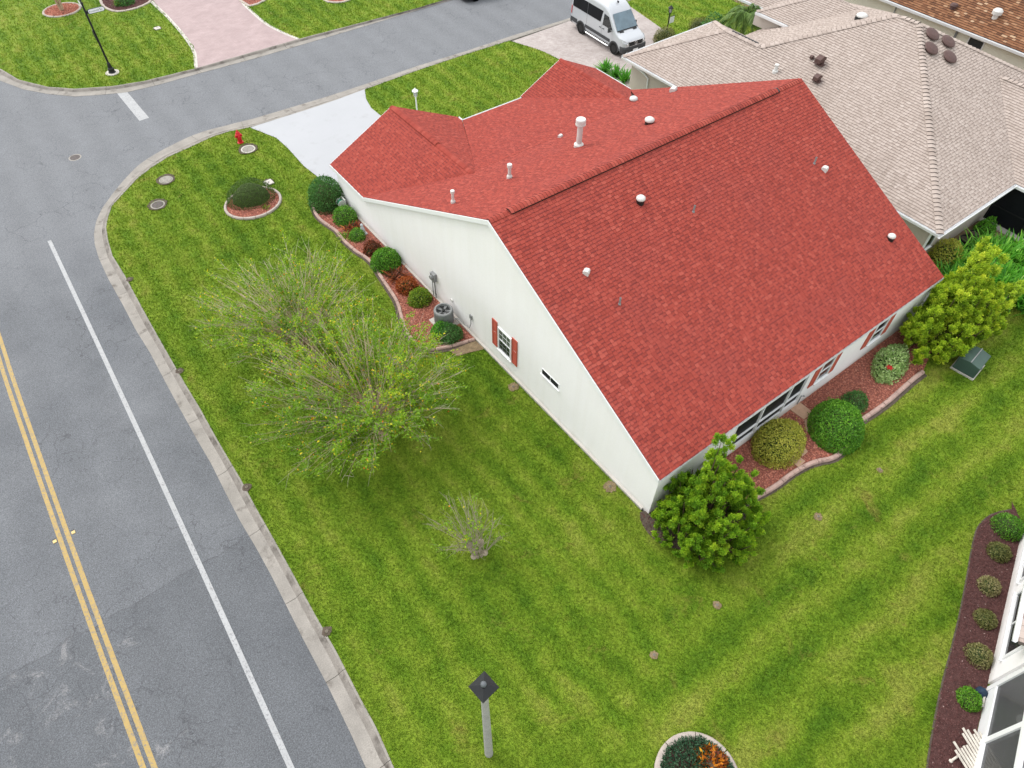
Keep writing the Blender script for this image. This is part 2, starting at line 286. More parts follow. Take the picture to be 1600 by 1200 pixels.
L_palm = leaf_mat('palm_leaflets', [(0.0, (0.067, 0.134, 0.026)), (0.5, (0.163, 0.278, 0.058)), (0.85, (0.307, 0.384, 0.096)), (1.0, (0.538, 0.480, 0.134))], 0.35)
L_dull = leaf_mat('dry_olive_leaves', [(0.0, (0.090, 0.082, 0.032)), (0.4, (0.180, 0.198, 0.054)), (0.75, (0.360, 0.324, 0.144)), (1.0, (0.648, 0.540, 0.360))], 0.3)
L_lime = leaf_mat('lime_leaves', [(0.0, (0.065, 0.156, 0.016)), (0.5, (0.195, 0.325, 0.026)), (1.0, (0.468, 0.494, 0.052))], 0.4)
M_van = mat('silver_van_paint', (0.50, 0.52, 0.545), 0.28, 0.02, 1.0, metal=0.25, coat=0.6, spec=0.5)
M_carw = mat('pale_car_paint', (0.55, 0.60, 0.60), 0.28, 0.02, 1.0, metal=0.2, coat=0.6, spec=0.5)
M_tyre = mat('tyre_rubber', (0.014, 0.014, 0.014), 0.85, 0.2, 12); M_rim = mat('alloy_rim', (0.50, 0.47, 0.44), 0.35, 0.08, 6, metal=0.7)
M_chrome = mat('chrome', (0.70, 0.71, 0.72), 0.15, 0.03, 4, metal=1.0)
M_lamp = glass_mat('headlamp_glass', (0.42, 0.43, 0.44), 0.1, 0.6)
M_winscr = glass_mat('windscreen_glass', (0.12, 0.18, 0.22), 0.05, 0.7)
M_red = mat('hydrant_red', (0.52, 0.015, 0.02), 0.45, 0.1, 6)
M_redflower = mat('red_petals', (0.38, 0.012, 0.008), 0.6, 0.2, 20)
M_dkgreen = mat('green_utility_box', (0.045, 0.082, 0.066), 0.5, 0.08, 3)
M_post = mat('weathered_grey_post', (0.34, 0.335, 0.31), 0.9, 0.12, 5, 0.15, 40, 0.2)
M_wwood = mat('whitewashed_wood', (0.58, 0.54, 0.47), 0.85, 0.15, 5, 0.12, 30, 0.2)
M_stone = mat('pale_statuary', (0.46, 0.48, 0.50), 0.85, 0.15, 8)
M_rust = mat('manhole_iron', (0.085, 0.070, 0.066), 0.7, 0.25, 8, 0.2, 40, 0.3)
M_lettering = mat('sign_lettering', (0.20, 0.23, 0.24), 0.6, 0.1, 10)
M_bluecloth = mat('navy_cover', (0.012, 0.028, 0.055), 0.7, 0.2, 8)
M_reflect = mat('yellow_reflector', (0.50, 0.36, 0.12), 0.4, 0.1, 8)

# ------------------------------------------------------------------ mesh helpers
class MB:
    def __init__(s): s.v, s.f, s.m, s.a = [], [], [], []
    def add(s, vs, fs, mi=0, val=0.0):
        b = len(s.v); s.v += [tuple(v) for v in vs]; s.f += [tuple(b + i for i in f) for f in fs]; s.m += [mi] * len(fs); s.a += [val] * len(vs)
    def box(s, c, d, rz=0.0, mi=0, T=None):
        x, y, z = d[0] / 2, d[1] / 2, d[2] / 2; co, si = math.cos(rz), math.sin(rz)
        vs = []
        for k in (-1, 1):
            for (i, j) in ((-1, -1), (1, -1), (1, 1), (-1, 1)):
                px, py = i * x, j * y; vs.append((c[0] + px * co - py * si, c[1] + px * si + py * co, c[2] + k * z))
        if T: vs = [T @ Vector(v) for v in vs]
        s.add(vs, [(0, 3, 2, 1), (4, 5, 6, 7), (0, 1, 5, 4), (1, 2, 6, 5), (2, 3, 7, 6), (3, 0, 4, 7)], mi)
    def extr(s, poly, off, mi=0, mi_side=None):
        """closed polygon (3d) pushed along off"""
        n = len(poly); o = Vector(off); a = [Vector(p) for p in poly]
        s.add(a + [p + o for p in a], [tuple(range(n))[::-1], tuple(range(n, 2 * n))], mi)
        b = len(s.v) - 2 * n
        s.f += [(b + i, b + (i + 1) % n, b + n + (i + 1) % n, b + n + i) for i in range(n)]; s.m += [mi if mi_side is None else mi_side] * n
    def tube(s, pts, rad, n=6, mi=0, cap=True, val=0.0):
        pts = [Vector(p) for p in pts]; k = len(pts); vs = []; up = None
        for i, p in enumerate(pts):
            d = (pts[min(i + 1, k - 1)] - pts[max(i - 1, 0)]).normalized()
            if up is None: up = d.orthogonal().normalized()
            up = (up - d * up.dot(d)).normalized(); w = d.cross(up); r = rad[i] if hasattr(rad, '__len__') else rad
            vs += [p + (up * math.cos(2 * math.pi * j / n) + w * math.sin(2 * math.pi * j / n)) * r for j in range(n)]
        fs = [(i * n + j, i * n + (j + 1) % n, (i + 1) * n + (j + 1) % n, (i + 1) * n + j) for i in range(k - 1) for j in range(n)]
        if cap: fs += [tuple(range(n))[::-1], tuple(range((k - 1) * n, k * n))]
        s.add(vs, fs, mi, val)
    def lathe(s, prof, c=(0, 0, 0), n=16, mi=0, T=None):
        vs = [(c[0] + r * math.cos(2 * math.pi * j / n), c[1] + r * math.sin(2 * math.pi * j / n), c[2] + z) for r, z in prof for j in range(n)]
        if T: vs = [T @ Vector(v) for v in vs]
        k = len(prof)
        fs = [(i * n + j, i * n + (j + 1) % n, (i + 1) * n + (j + 1) % n, (i + 1) * n + j) for i in range(k - 1) for j in range(n)]
        fs += [tuple(range(n))[::-1], tuple(range((k - 1) * n, k * n))]
        s.add(vs, fs, mi)
    def mesh(s, name, mats, smooth=False):
        me = bpy.data.meshes.new(name); me.from_pydata(s.v, [], s.f)
        for m in (mats if isinstance(mats, (list, tuple)) else [mats]): me.materials.append(m)
        if any(s.m): me.polygons.foreach_set('material_index', s.m)
        if any(s.a):
            at = me.attributes.new('v', 'FLOAT', 'POINT'); at.data.foreach_set('value', s.a)
        if smooth: me.polygons.foreach_set('use_smooth', [True] * len(s.f))
        me.update(); return me
    def obj(s, name, mats, parent=None, smooth=False, bevel=0.0, local=False):
        o = link(name, s.mesh(name, mats, smooth), parent, local)
        if bevel:
            b = o.modifiers.new('bevel', 'BEVEL'); b.width = bevel; b.segments = 2; b.limit_method = 'ANGLE'
        return o
def link(name, me, parent=None, local=False):
    o = bpy.data.objects.new(name, me); COL.objects.link(o)
    if parent is not None:
        o.parent = parent
        if not local:                       # built in world coordinates
            if parent.type == 'EMPTY': o.matrix_parent_inverse = Matrix.Translation(-parent.location)   # mesh parents already sit at the world origin
    return o
def tag(o, label=None, cat=None, group=None, kind=None):
    for k, v in (('label', label), ('category', cat), ('group', group), ('kind', kind)):
        if v: o[k] = v
    return o
def thing(name, loc, label, cat, group=None, rz=0.0):
    o = bpy.data.objects.new(name, None); COL.objects.link(o); o.location = loc; o.rotation_euler = (0, 0, rz); o.empty_display_size = 0.3
    return tag(o, label, cat, group)
def np_mesh(name, V, F, mat, att=None, parent=None, smooth=False):
    me = bpy.data.meshes.new(name); k = F.shape[1]
    me.vertices.add(len(V)); me.vertices.foreach_set('co', V.astype(np.float32).ravel())
    me.loops.add(F.size); me.loops.foreach_set('vertex_index', F.astype(np.int32).ravel())
    me.polygons.add(len(F)); me.polygons.foreach_set('loop_start', np.arange(0, F.size, k, dtype=np.int32)); me.polygons.foreach_set('loop_total', np.full(len(F), k, np.int32))
    me.materials.append(mat)
    if att is not None:
        at = me.attributes.new('v', 'FLOAT', 'POINT'); at.data.foreach_set('value', att.astype(np.float32))
    if smooth: me.polygons.foreach_set('use_smooth', np.ones(len(F), bool))
    me.update(calc_edges=True); me.validate()
    return link(name, me, parent)
def unit(a): return a / (np.linalg.norm(a, axis=-1, keepdims=True) + 1e-9)
def leaves(P, D, N, L, W, val, bend=0.15):
    D = unit(D); S_ = unit(np.cross(D, N)); Nn = np.cross(S_, D)
    L = np.asarray(L)[:, None] if np.ndim(L) else L; W = np.asarray(W)[:, None] if np.ndim(W) else W
    a = P; b = P + D * L * 0.5 + S_ * W + Nn * L * bend * 0.6; c = P + D * L - Nn * L * bend; d = P + D * L * 0.5 - S_ * W + Nn * L * bend * 0.6
    n = len(P); V = np.stack([a, b, c, d], 1).reshape(-1, 3); F = np.arange(4 * n).reshape(n, 4)
    return V, F, np.repeat(np.clip(val, 0.001, 1), 4)
def join(parts):
    Vs, Fs, As, o = [], [], [], 0
    for V, F, A in parts: Vs.append(V); Fs.append(F + o); As.append(A); o += len(V)
    return np.concatenate(Vs), np.concatenate(Fs), np.concatenate(As)
def lump(D, seed, k=4.0):
    r = np.random.default_rng(seed); q = r.normal(size=(6, 3)) * k; ph = r.uniform(0, 6.28, 6)
    return np.sin(D @ q.T + ph).mean(1)
def inpoly(X, Y, poly):
    ins = np.zeros(X.shape, bool); n = len(poly)
    for i in range(n):
        x1, y1 = poly[i][:2]; x2, y2 = poly[(i + 1) % n][:2]
        if y1 == y2: continue
        c = ((y1 > Y) != (y2 > Y)) & (X < (x2 - x1) * (Y - y1) / (y2 - y1) + x1); ins ^= c
    return ins
def resample(pl, step):
    p = np.array(pl, float); d = np.r_[0, np.cumsum(np.linalg.norm(np.diff(p, axis=0), axis=1))]
    n = max(2, int(round(d[-1] / step)) + 1); t = np.linspace(0, d[-1], n)
    return np.stack([np.interp(t, d, p[:, i]) for i in range(p.shape[1])], 1)
def smooth_pl(pl, it=2):
    p = [np.array(q, float) for q in pl]
    for _ in range(it):
        q = [p[0]]
        for a, b in zip(p[:-1], p[1:]): q += [a * 0.75 + b * 0.25, a * 0.25 + b * 0.75]
        q.append(p[-1]); p = q
    return [tuple(x) for x in p]
def sheet(name, poly, z, m, kind='structure', parent=None):
    bm = bmesh.new(); f = bm.faces.new([bm.verts.new((p[0], p[1], z)) for p in poly]); bmesh.ops.triangulate(bm, faces=[f])
    bm.normal_update()
    for g in bm.faces:
        if g.normal.z < 0: g.normal_flip()
    me = bpy.data.meshes.new(name); bm.to_mesh(me); bm.free(); me.materials.append(m)
    o = link(name, me, parent)
    if kind: o['kind'] = kind
    return o

# ------------------------------------------------------------------ ground, roads, kerbs, lawns
RZ = -0.12
GROUND = sheet('ground', [(-600, -600), (600, -600), (600, 600), (-600, 600)], -0.16, M_grass)
road_in = smooth_pl([(2.01, 37.61, -0.12), (2.8, 38.41, -0.12), (3.62, 39.16, -0.12), (4.5, 39.68, -0.12), (5.45, 40.02, -0.12), (6.57, 40.35, -0.12), (7.79, 40.56, -0.12), (9.21, 40.4, -0.12), (11.11, 40.13, -0.12)], 1)
k_road = [(-0.74, 5.59, -0.12), (-0.66, 6.57, -0.12), (-0.57, 8.35, -0.12), (-0.54, 10.07, -0.12), (-0.45, 12.54, -0.12), (-0.44, 13.81, -0.12), (-0.47, 15.02, -0.12), (-0.44, 16.36, -0.12), (-0.38, 18.03, -0.12), (-0.4, 19.61, -0.12), (-0.39, 21.59, -0.12), (-0.38, 22.87, -0.12), (-0.34, 24.95, -0.12), (-0.39, 26.73, -0.12), (-0.35, 28.7, -0.12), (-0.35, 30.72, -0.12), (-0.27, 32.48, -0.12), (-0.12, 33.74, -0.12), (0.1, 34.62, -0.12), (0.45, 35.51, -0.12), (1.06, 36.51, -0.12), (1.8, 37.35, -0.12)][:-1] + road_in
k_back = [(-0.1, 5.09, 0), (0.02, 6.24, 0), (0.05, 7.43, 0), (0.12, 8.98, 0), (0.12, 10.42, 0), (0.16, 12.02, 0), (0.19, 13.57, 0), (0.2, 15.21, 0), (0.24, 16.71, 0), (0.23, 17.76, 0), (0.23, 19.04, 0), (0.26, 20.76, 0), (0.24, 22.25, 0), (0.25, 24.39, 0), (0.26, 25.77, 0), (0.28, 27.32, 0), (0.31, 28.74, 0), (0.35, 30.43, 0), (0.32, 32.16, 0), (0.51, 33.52, 0), (0.74, 34.59, 0), (1.05, 35.33, 0), (1.5, 36.19, 0), (2, 36.64, 0), (2.51, 37.11, 0), (3.36, 37.86, 0), (4.31, 38.43, 0), (5.36, 38.9, 0), (6.85, 39.17, 0), (8.17, 39.45, 0), (9.13, 39.43, 0), (10.38, 39.12, 0)]
k_road = [(3.15, -6.0, RZ)] + k_road; k_back = [(4.0, -6.0, 0.0)] + k_back
k2_road = [(11.11, 40.13, -0.12), (15.89, 39.89, -0.12), (18.39, 39.87, -0.12), (22.3, 39.99, -0.12), (26.06, 39.85, -0.12), (30.17, 39.86, -0.12), (35.01, 39.68, -0.12)]; k2_back = [(10.38, 39.12, 0), (13.93, 38.96, 0), (16.1, 38.97, 0), (17.97, 39.09, 0), (21.86, 39.25, 0), (25.65, 39.25, 0), (29.35, 39.15, 0), (34.81, 39.09, 0)]
ex = k2_road[-1]; k2_road += [(75.0, ex[1] + 0.2, RZ)]; ex = k2_back[-1]; k2_back += [(75.0, ex[1] + 0.2, 0.0)]
k3_road = [(-0.19, 53.93, -0.12), (0.75, 51.85, -0.12), (1.83, 50.38, -0.12), (3.08, 49.08, -0.12), (4.59, 48.28, -0.12), (5.91, 47.71, -0.12), (7.85, 47.5, -0.12), (10.21, 47.44, -0.12), (14.23, 47.25, -0.12), (21.47, 47.24, -0.12), (26.84, 47.29, -0.12), (29.7, 47.32, -0.12)]; k3_back = [(0.17, 55.35, 0), (0.81, 53.02, 0), (2.04, 51.02, 0), (3.33, 49.79, 0), (5.3, 48.76, 0), (7.13, 48.24, 0), (10.41, 47.95, 0), (14.57, 47.93, 0), (17.71, 47.89, 0), (21.72, 47.66, 0), (26.9, 47.36, 0), (29.47, 47.4, 0)]
k3_road = [(-6.0, 72.0, RZ), (-4.2, 61.0, RZ)] + k3_road + [(75.0, k3_road[-1][1] + 0.4, RZ)]
k3_back = [(-5.0, 72.0, 0), (-3.3, 61.5, 0)] + k3_back + [(75.0, k3_back[-1][1] + 0.4, 0)]
road_poly = [(p[0], p[1]) for p in k_road] + [(p[0], p[1]) for p in k2_road[1:]] + [(p[0], p[1]) for p in k3_road[::-1]] + [(-13.0, 72.0), (-12.3, 40.0), (-11.4, 10.0), (-10.6, -6.0)]
ROAD = sheet('road', road_poly, RZ, M_asph)
def kerb(name, a, b, seg=3.05):
    """concrete gutter and mountable kerb, cast in separate lengths"""
    e = tag(bpy.data.objects.new(name, None), kind='structure'); COL.objects.link(e)
    A, B = resample(a, 0.25), np.array(b, float)
    db = np.r_[0, np.cumsum(np.linalg.norm(np.diff(B, axis=0), axis=1))]
    # match every point of the road edge with the nearest point of the back edge
    dense = np.stack([np.interp(np.linspace(0, db[-1], 2000), db, B[:, i]) for i in range(3)], 1)
    idx = np.array([np.argmin(((dense[:, :2] - p[:2]) ** 2).sum(1)) for p in A]); idx = np.maximum.accumulate(idx)
    Bm = dense[idx]
    prof = [(0.0, -0.135), (0.0, -0.108), (0.5, -0.095), (0.62, -0.07), (0.78, 0.012), (0.9, 0.03), (1.0, 0.02), (1.0, -0.2)]
    step = max(2, int(round(seg / 0.25))); i = 0; w = 0
    while i < len(A) - 1:
        j = min(i + step, len(A) - 1); m = MB(); vs = []
        for k in range(i, j + 1):
            p, q = A[k].copy(), Bm[k].copy()
            if k == j and j < len(A) - 1: p = p * 0.93 + A[k - 1] * 0.07; q = q * 0.93 + Bm[k - 1] * 0.07
            for t, z in prof: vs.append((p[0] * (1 - t) + q[0] * t, p[1] * (1 - t) + q[1] * t, z + 0.004 * math.sin(k)))
        n = len(prof); c = j - i + 1
        fs = [(r * n + s, r * n + s + 1, (r + 1) * n + s + 1, (r + 1) * n + s) for r in range(c - 1) for s in range(n - 1)] + [tuple(range(n)), tuple(range((c - 1) * n, c * n))[::-1]]
        m.add(vs, fs)
        for q_ in range((c - 1) * (n - 1)):
            if q_ % (n - 1) in (3, 4): m.m[q_] = 1
        m.obj('kerb_segment', [M_conc, M_concd], e); i = j
    return e
kerb('kerb', k_road + k2_road[1:], k_back + k2_back[1:]); kerb('kerb', k3_road, k3_back)

def ribbon(name, pl, w, z, m):
    P = resample(smooth_pl(pl, 2), 0.5); d = np.gradient(P[:, :2], axis=0); d /= np.linalg.norm(d, axis=1, keepdims=True); nrm = np.stack([-d[:, 1], d[:, 0]], 1)
    mb = MB(); vs = []
    for p, q in zip(P, nrm): vs += [(p[0] + q[0] * w / 2, p[1] + q[1] * w / 2, z), (p[0] - q[0] * w / 2, p[1] - q[1] * w / 2, z)]
    mb.add(vs, [(2 * i, 2 * i + 1, 2 * i + 3, 2 * i + 2) for i in range(len(P) - 1)])
    o = mb.obj(name, m); o['kind'] = 'structure'; return o
wl = [(-1.83, 35.36, -0.12), (-2.02, 24.09, -0.12), (-2.24, 13.87, -0.12), (-2.44, 6.86, -0.12)]; wl.append((wl[-1][0] * 2 - wl[-2][0], wl[-1][1] * 2 - wl[-2][1], RZ))
ribbon('edge_line', wl, 0.17, RZ + 0.004, M_white_line)
yl = [(-5.32, 32.62, -0.12), (-5.4, 29.02, -0.12), (-5.49, 26.78, -0.12), (-5.65, 16.41, -0.12), (-5.65, 9.27, -0.12)]; yl.append((yl[-1][0] * 2 - yl[-2][0], yl[-1][1] * 2 - yl[-2][1], RZ)); yl.insert(0, (yl[0][0] - 0.25, yl[0][1] + 4.5, RZ))
ya = [(p[0] - 0.135, p[1] - 0.02, p[2]) for p in yl]; yb = [(p[0] + 0.125, p[1] + 0.02, p[2]) for p in yl]
ribbon('centre_line', ya, 0.15, RZ + 0.004, M_yellow); ribbon('centre_line', yb, 0.15, RZ + 0.004, M_yellow)
sb = [(5.31, 47.95, -0.12), (5.88, 47.73, -0.12), (5.96, 43.91, -0.12), (5.38, 43.89, -0.12)]
sheet('stop_line', sb, RZ + 0.004, M_white_line)

# driveways
white_drive = [(p[0], p[1]) for p in [(10.32, 39.08, 0), (11.96, 39.03, 0), (13.93, 38.96, 0), (16.1, 38.97, 0), (17.97, 39.09, 0)]] + [(17.45, 38, 0)[:2], (17.17, 36.88, 0)[:2], (17.18, 36.04, 0)[:2], (17.3, 29.3), (11.15, 29.3), (11.32, 31.6, 0)[:2], (11.1, 33.62, 0)[:2], (11.16, 35.78, 0)[:2], (11.09, 37.15, 0)[:2], (10.72, 38.09, 0)[:2]]
sheet('driveway', white_drive, 0.028, M_drive)
pink_drive = [(10.41, 47.95, 0)[:2], (17.71, 47.89, 0)[:2], (17.3, 49.28, 0)[:2], (16.89, 51.57, 0)[:2], (16.87, 53.41, 0)[:2], (16.94, 56.37, 0)[:2]] + [(22.4, 86.0), (12.3, 86.0), (11.68, 60.14, 0)[:2], (11.46, 51.09, 0)[:2]]
sheet('driveway', pink_drive, 0.012, M_pink)
for pl in ([(9.9, 86.0, 0), (11.68, 60.14, 0), (11.46, 50.98, 0), (10.46, 48.03, 0)], [(23.6, 86.0, 0), (16.91, 56.4, 0), (16.84, 53.44, 0), (16.81, 51.38, 0), (17.26, 49.19, 0), (17.67, 47.92, 0)]):
    o = ribbon('driveway_border', pl, 0.22, 0.02, M_concl)
pale_drive = [(29.5, 38.98, 0)[:2], (34.81, 39.09, 0)[:2], (39, 38.89, 0)[:2], (40.4, 40.1), (39.2, 33.2), (37.44, 33.08, 0)[:2], (38.4, 28.9), (30.9, 28.9), (29.4, 28.6), (30.47, 35.1, 0)[:2], (30.33, 36.45, 0)[:2], (30.03, 37.48, 0)[:2], (29.66, 38.45, 0)[:2]]
sheet('driveway', pale_drive, 0.012, M_pav)

# lawns
lawn_main = [(p[0], p[1]) for p in k_back] + [(10.72, 38.09, 0)[:2], (11.09, 37.15, 0)[:2], (11.16, 35.78, 0)[:2], (11.1, 33.62, 0)[:2], (11.32, 31.6, 0)[:2], (11.2, 29.3), (11.2, 6.6), (31.5, 6.6), (75.0, 7.5), (75.0, -14.0), (4.0, -14.0)]
lawn_front = [(p[0], p[1]) for p in [(17.97, 39.09, 0), (21.86, 39.25, 0), (25.65, 39.25, 0), (29.35, 39.15, 0), (29.66, 38.45, 0), (30.03, 37.48, 0), (30.33, 36.45, 0), (30.47, 35.1, 0)]] + [(29.4, 28.6), (17.4, 29.4), (17.18, 36.04, 0)[:2], (17.17, 36.88, 0)[:2], (17.45, 38, 0)[:2]]
lawn_right = [(40.4, 40.1), (75.0, 40.4), (75.0, 26.0), (39.0, 26.0), (38.4, 28.9), (37.44, 33.08, 0)[:2], (39.2, 33.2)]
lawn_far = [(p[0], p[1]) for p in k3_back[:9]] + [(11.46, 51.09, 0)[:2], (11.68, 60.14, 0)[:2], (9.9, 90.0), (-12.0, 90.0), (-5.0, 72.0)]
lawn_far2 = [(p[0], p[1]) for p in [(17.71, 47.89, 0), (21.72, 47.66, 0), (26.9, 47.36, 0), (29.47, 47.4, 0)]] + [(75.0, k3_back[-1][1]), (75.0, 90.0), (23.6, 90.0), (16.91, 56.4, 0)[:2], (16.84, 53.44, 0)[:2], (16.81, 51.38, 0)[:2], (17.26, 49.19, 0)[:2]]
lawn_side = [(28.0, 6.6), (75, 6.6), (75, 26.2), (28.6, 29.2), (28.0, 20.0)]
for pl in (lawn_main, lawn_front, lawn_right, lawn_far, lawn_far2): sheet('lawn', pl, 0.0, M_grass)
sheet('lawn', lawn_side, -0.006, M_grass)
sheet('added_soil_strip', [(47.2, -14), (51.0, -14), (51.0, 40.0), (47.2, 40.0)], 0.004, M_soil)  # unseen soil strip, added to keep green lawn bounce off the cream wall

# planting beds (outlines)
bed1_pl = smooth_pl([(9.92, 30.17, 0), (9.72, 29.63, 0), (9.62, 28.85, 0), (9.74, 28.12, 0), (9.89, 27.44, 0), (9.81, 26.88, 0), (9.83, 26.13, 0), (9.93, 25.34, 0), (10.09, 24.75, 0), (10.09, 24.06, 0), (9.93, 23.06, 0), (9.82, 22.05, 0), (9.69, 21.21, 0), (9.34, 20.3, 0), (9.08, 19.6, 0), (8.99, 18.81, 0), (9.04, 18.31, 0), (9.29, 17.89, 0), (9.75, 17.69, 0), (10.01, 17.59, 0), (10.34, 17.49, 0), (11.2, 17.28, 0)], 1)
bed1 = [(p[0], p[1]) for p in bed1_pl] + [(11.28, 17.9), (11.28, 27.9)]
bed2_c = (7.47, 32.09, 0); bed2 = [(bed2_c[0] + 1.42 * math.cos(t), bed2_c[1] + 1.3 * math.sin(t)) for t in np.linspace(0, 2 * math.pi, 33)[:-1]]
bed3_pl = smooth_pl([(14.4, 4.85, 0), (15.19, 4.73, 0), (15.81, 4.64, 0), (16.72, 4.64, 0), (17.38, 4.57, 0), (17.96, 4.43, 0), (18.55, 4.14, 0), (19.11, 4.12, 0), (19.64, 4.24, 0), (20.35, 4.51, 0), (21.01, 4.6, 0), (21.57, 4.55, 0), (22.6, 4.51, 0), (23.55, 4.55, 0), (24.52, 4.59, 0), (25.25, 4.58, 0)], 1)
bed3 = [(p[0], p[1]) for p in bed3_pl] + [(27.2, 5.2), (27.2, 6.74), (14.4, 6.74)]
bed4_pl = smooth_pl([(21.95, -1.08, 0), (21.28, -0.78, 0), (20.8, -0.71, 0), (20.25, -0.74, 0), (19.45, -1.03, 0), (18.21, -1.56, 0), (16.9, -2.09, 0), (15.53, -2.59, 0), (14.64, -2.89, 0), (13.83, -3.2, 0), (12.89, -3.59, 0), (12.02, -3.98, 0)] + [(10.2, -4.9, 0)], 1)
bed4 = [(p[0], p[1]) for p in bed4_pl] + [(10.9, -5.5), (13.9, -4.35), (21.66, -1.66), (22.3, -0.9)]
bed5_c = (6.56, -0.24, 0)
bed5 = [(bed5_c[0] + 1.10 * math.cos(t), bed5_c[1] + 1.10 * math.sin(t)) for t in np.linspace(0, 2 * math.pi, 33)[:-1]]
jbed = [(p[0], p[1]) for p in smooth_pl([(11.13, 6.86, 0), (10.86, 6.58, 0), (10.73, 5.97, 0), (10.89, 5.34, 0), (11.32, 4.84, 0), (12.08, 4.36, 0), (13.13, 4.13, 0), (14.3, 4.5, 0), (14.48, 5.02, 0)], 1)] + [(14.0, 6.7), (11.4, 6.7)]
bedA_c = (5.78, 62.17, 0); bedA = [(bedA_c[0] + 1.25 * math.cos(t), bedA_c[1] + 1.15 * math.sin(t)) for t in np.linspace(0, 2 * math.pi, 29)[:-1]]
bedB = [(p[0], p[1]) for p in smooth_pl([(8.84, 63.31, 0), (8.43, 61.77, 0), (8.43, 60.67, 0), (8.8, 59.61, 0), (9.62, 59.29, 0), (10.59, 59.4, 0), (11.49, 59.85, 0), (12.07, 60.99, 0), (12.36, 64.05, 0), (10.55, 65.34, 0)], 1)]
bedC = [(16.94, 56.23, 0)[:2], (17.11, 54.86, 0)[:2], (17.7, 54.85, 0)[:2], (18.45, 55.15, 0)[:2], (19.41, 56.03, 0)[:2], (18.72, 57.99, 0)[:2]]
bedD = [(p[0], p[1]) for p in smooth_pl([(22.16, 53.49, 0), (22.07, 52.27, 0), (22.55, 51.65, 0), (23.24, 51.44, 0), (24.04, 51.71, 0), (24.98, 52.63, 0), (23.72, 54.41, 0)], 1)]
def trench(pl, w_):
    P = np.array(pl, float)[:, :2]; d = np.gradient(P, axis=0); d /= np.linalg.norm(d, axis=1, keepdims=True); nr = np.stack([-d[:, 1], d[:, 0]], 1)
    return [tuple(p) for p in P] + [tuple(p) for p in (P + nr * w_ * np.linspace(0.8, 1.2, len(P))[:, None])[::-1]]
TR = [trench(bed3_pl, -0.20), trench(bed1_pl, -0.20), trench(bed4_pl, -0.05)]
for t_ in TR: sheet('worn_edge', t_, 0.022, M_dsoil)
soil_patch = [(p[0], p[1]) for p in [(9.93, 17.38, 0), (10.54, 17.3, 0), (11.18, 17.2, 0), (11.23, 16.56, 0), (10.61, 16.78, 0), (10.05, 16.92, 0)]]
sheet('soil_patch', soil_patch, 0.024, M_soil)
BEDS = TR + [soil_patch, bed1, bed2, bed3, bed4, bed5, jbed, bedA, bedB, bedC, bedD]
for pl, m, nm in ((bed1, M_rockbed, 'rock_bed'), (bed2, M_rockbed, 'rock_bed'), (bed3, M_rockbed, 'rock_bed'), (bed4, M_mulchbed, 'mulch_bed'), (bed5, M_mulchbed, 'mulch_bed'), (jbed, M_dsoil, 'soil_bed'), (bedA, M_rockbed, 'rock_bed'), (bedB, M_mulchbed, 'mulch_bed'), (bedC, M_rockbed, 'rock_bed'), (bedD, M_rockbed, 'rock_bed')):
    sheet(nm, pl, 0.03, m)

# grass blades: real blades, thinner with distance
def blades(name, poly, dens_near, excl, zs=1.0):
    p = np.array(poly); x0, y0 = p.min(0); x1, y1 = np.minimum(p.max(0), (62, 72)); x0 = max(x0, -8); y0 = max(y0, -9)
    n = int((x1 - x0) * (y1 - y0) * dens_near); X = rng.uniform(x0, x1, n); Y = rng.uniform(y0, y1, n)
    # keep what the photograph can see, thin out with distance
    yaw = R_(37.51); fx, fy = math.sin(yaw), math.cos(yaw); u = X * fx + Y * fy; w = X * fy - Y * fx
    D = np.sqrt(X * X + Y * Y + 484); zc = u * math.cos(R_(50.6)) + 22 * math.sin(R_(50.6)); k = (np.abs(w) / zc < 0.80) & (rng.random(n) < np.clip((24.0 / D) ** 2, 0.06, 1.0))
    X, Y, D = X[k], Y[k], D[k]; k = inpoly(X, Y, poly)
    for e in excl: k &= ~inpoly(X, Y, e)
    X, Y, D = X[k], Y[k], D[k]; n = len(X)
    sc = np.clip(D / 24.0, 1.0, 2.2)
    h = rng.uniform(0.035, 0.085, n) * zs * sc ** 0.5; a = rng.uniform(0, 6.283, n); ln = rng.uniform(0.2, 1.1, n) * h; wd_ = rng.uniform(0.006, 0.014, n) * sc
    b = a + 1.57 + rng.normal(0, 0.5, n)
    P = np.stack([X, Y, np.full(n, -0.003)], 1); s = np.stack([np.cos(b) * wd_, np.sin(b) * wd_, 0 * wd_], 1)
    T = P + np.stack([np.cos(a) * ln, np.sin(a) * ln, h], 1)
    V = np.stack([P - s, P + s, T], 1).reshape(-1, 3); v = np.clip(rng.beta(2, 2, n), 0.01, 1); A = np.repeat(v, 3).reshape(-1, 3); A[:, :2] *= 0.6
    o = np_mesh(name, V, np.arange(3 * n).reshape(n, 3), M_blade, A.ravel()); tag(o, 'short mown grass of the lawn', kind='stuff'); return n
houses_fp = [[(11.2, 6.7), (28.2, 6.7), (28.6, 29.6), (11.2, 29.6)], [(30.8, 8.7), (47.5, 8.7), (47.5, 26.2), (38.4, 26.2), (38.4, 28.9), (30.8, 28.9)], [(21.66, -1.66), (13.9, -4.35), (16, -14), (40, -14), (40, 4.7)]]
nb = blades('grass', lawn_main, 1150, BEDS + houses_fp)
nb += blades('grass', lawn_front, 900, houses_fp); nb += blades('grass', lawn_right, 900, houses_fp)
nb += blades('grass', lawn_far, 1100, BEDS); nb += blades('grass', lawn_far2, 1100, BEDS)
print('blades', nb)

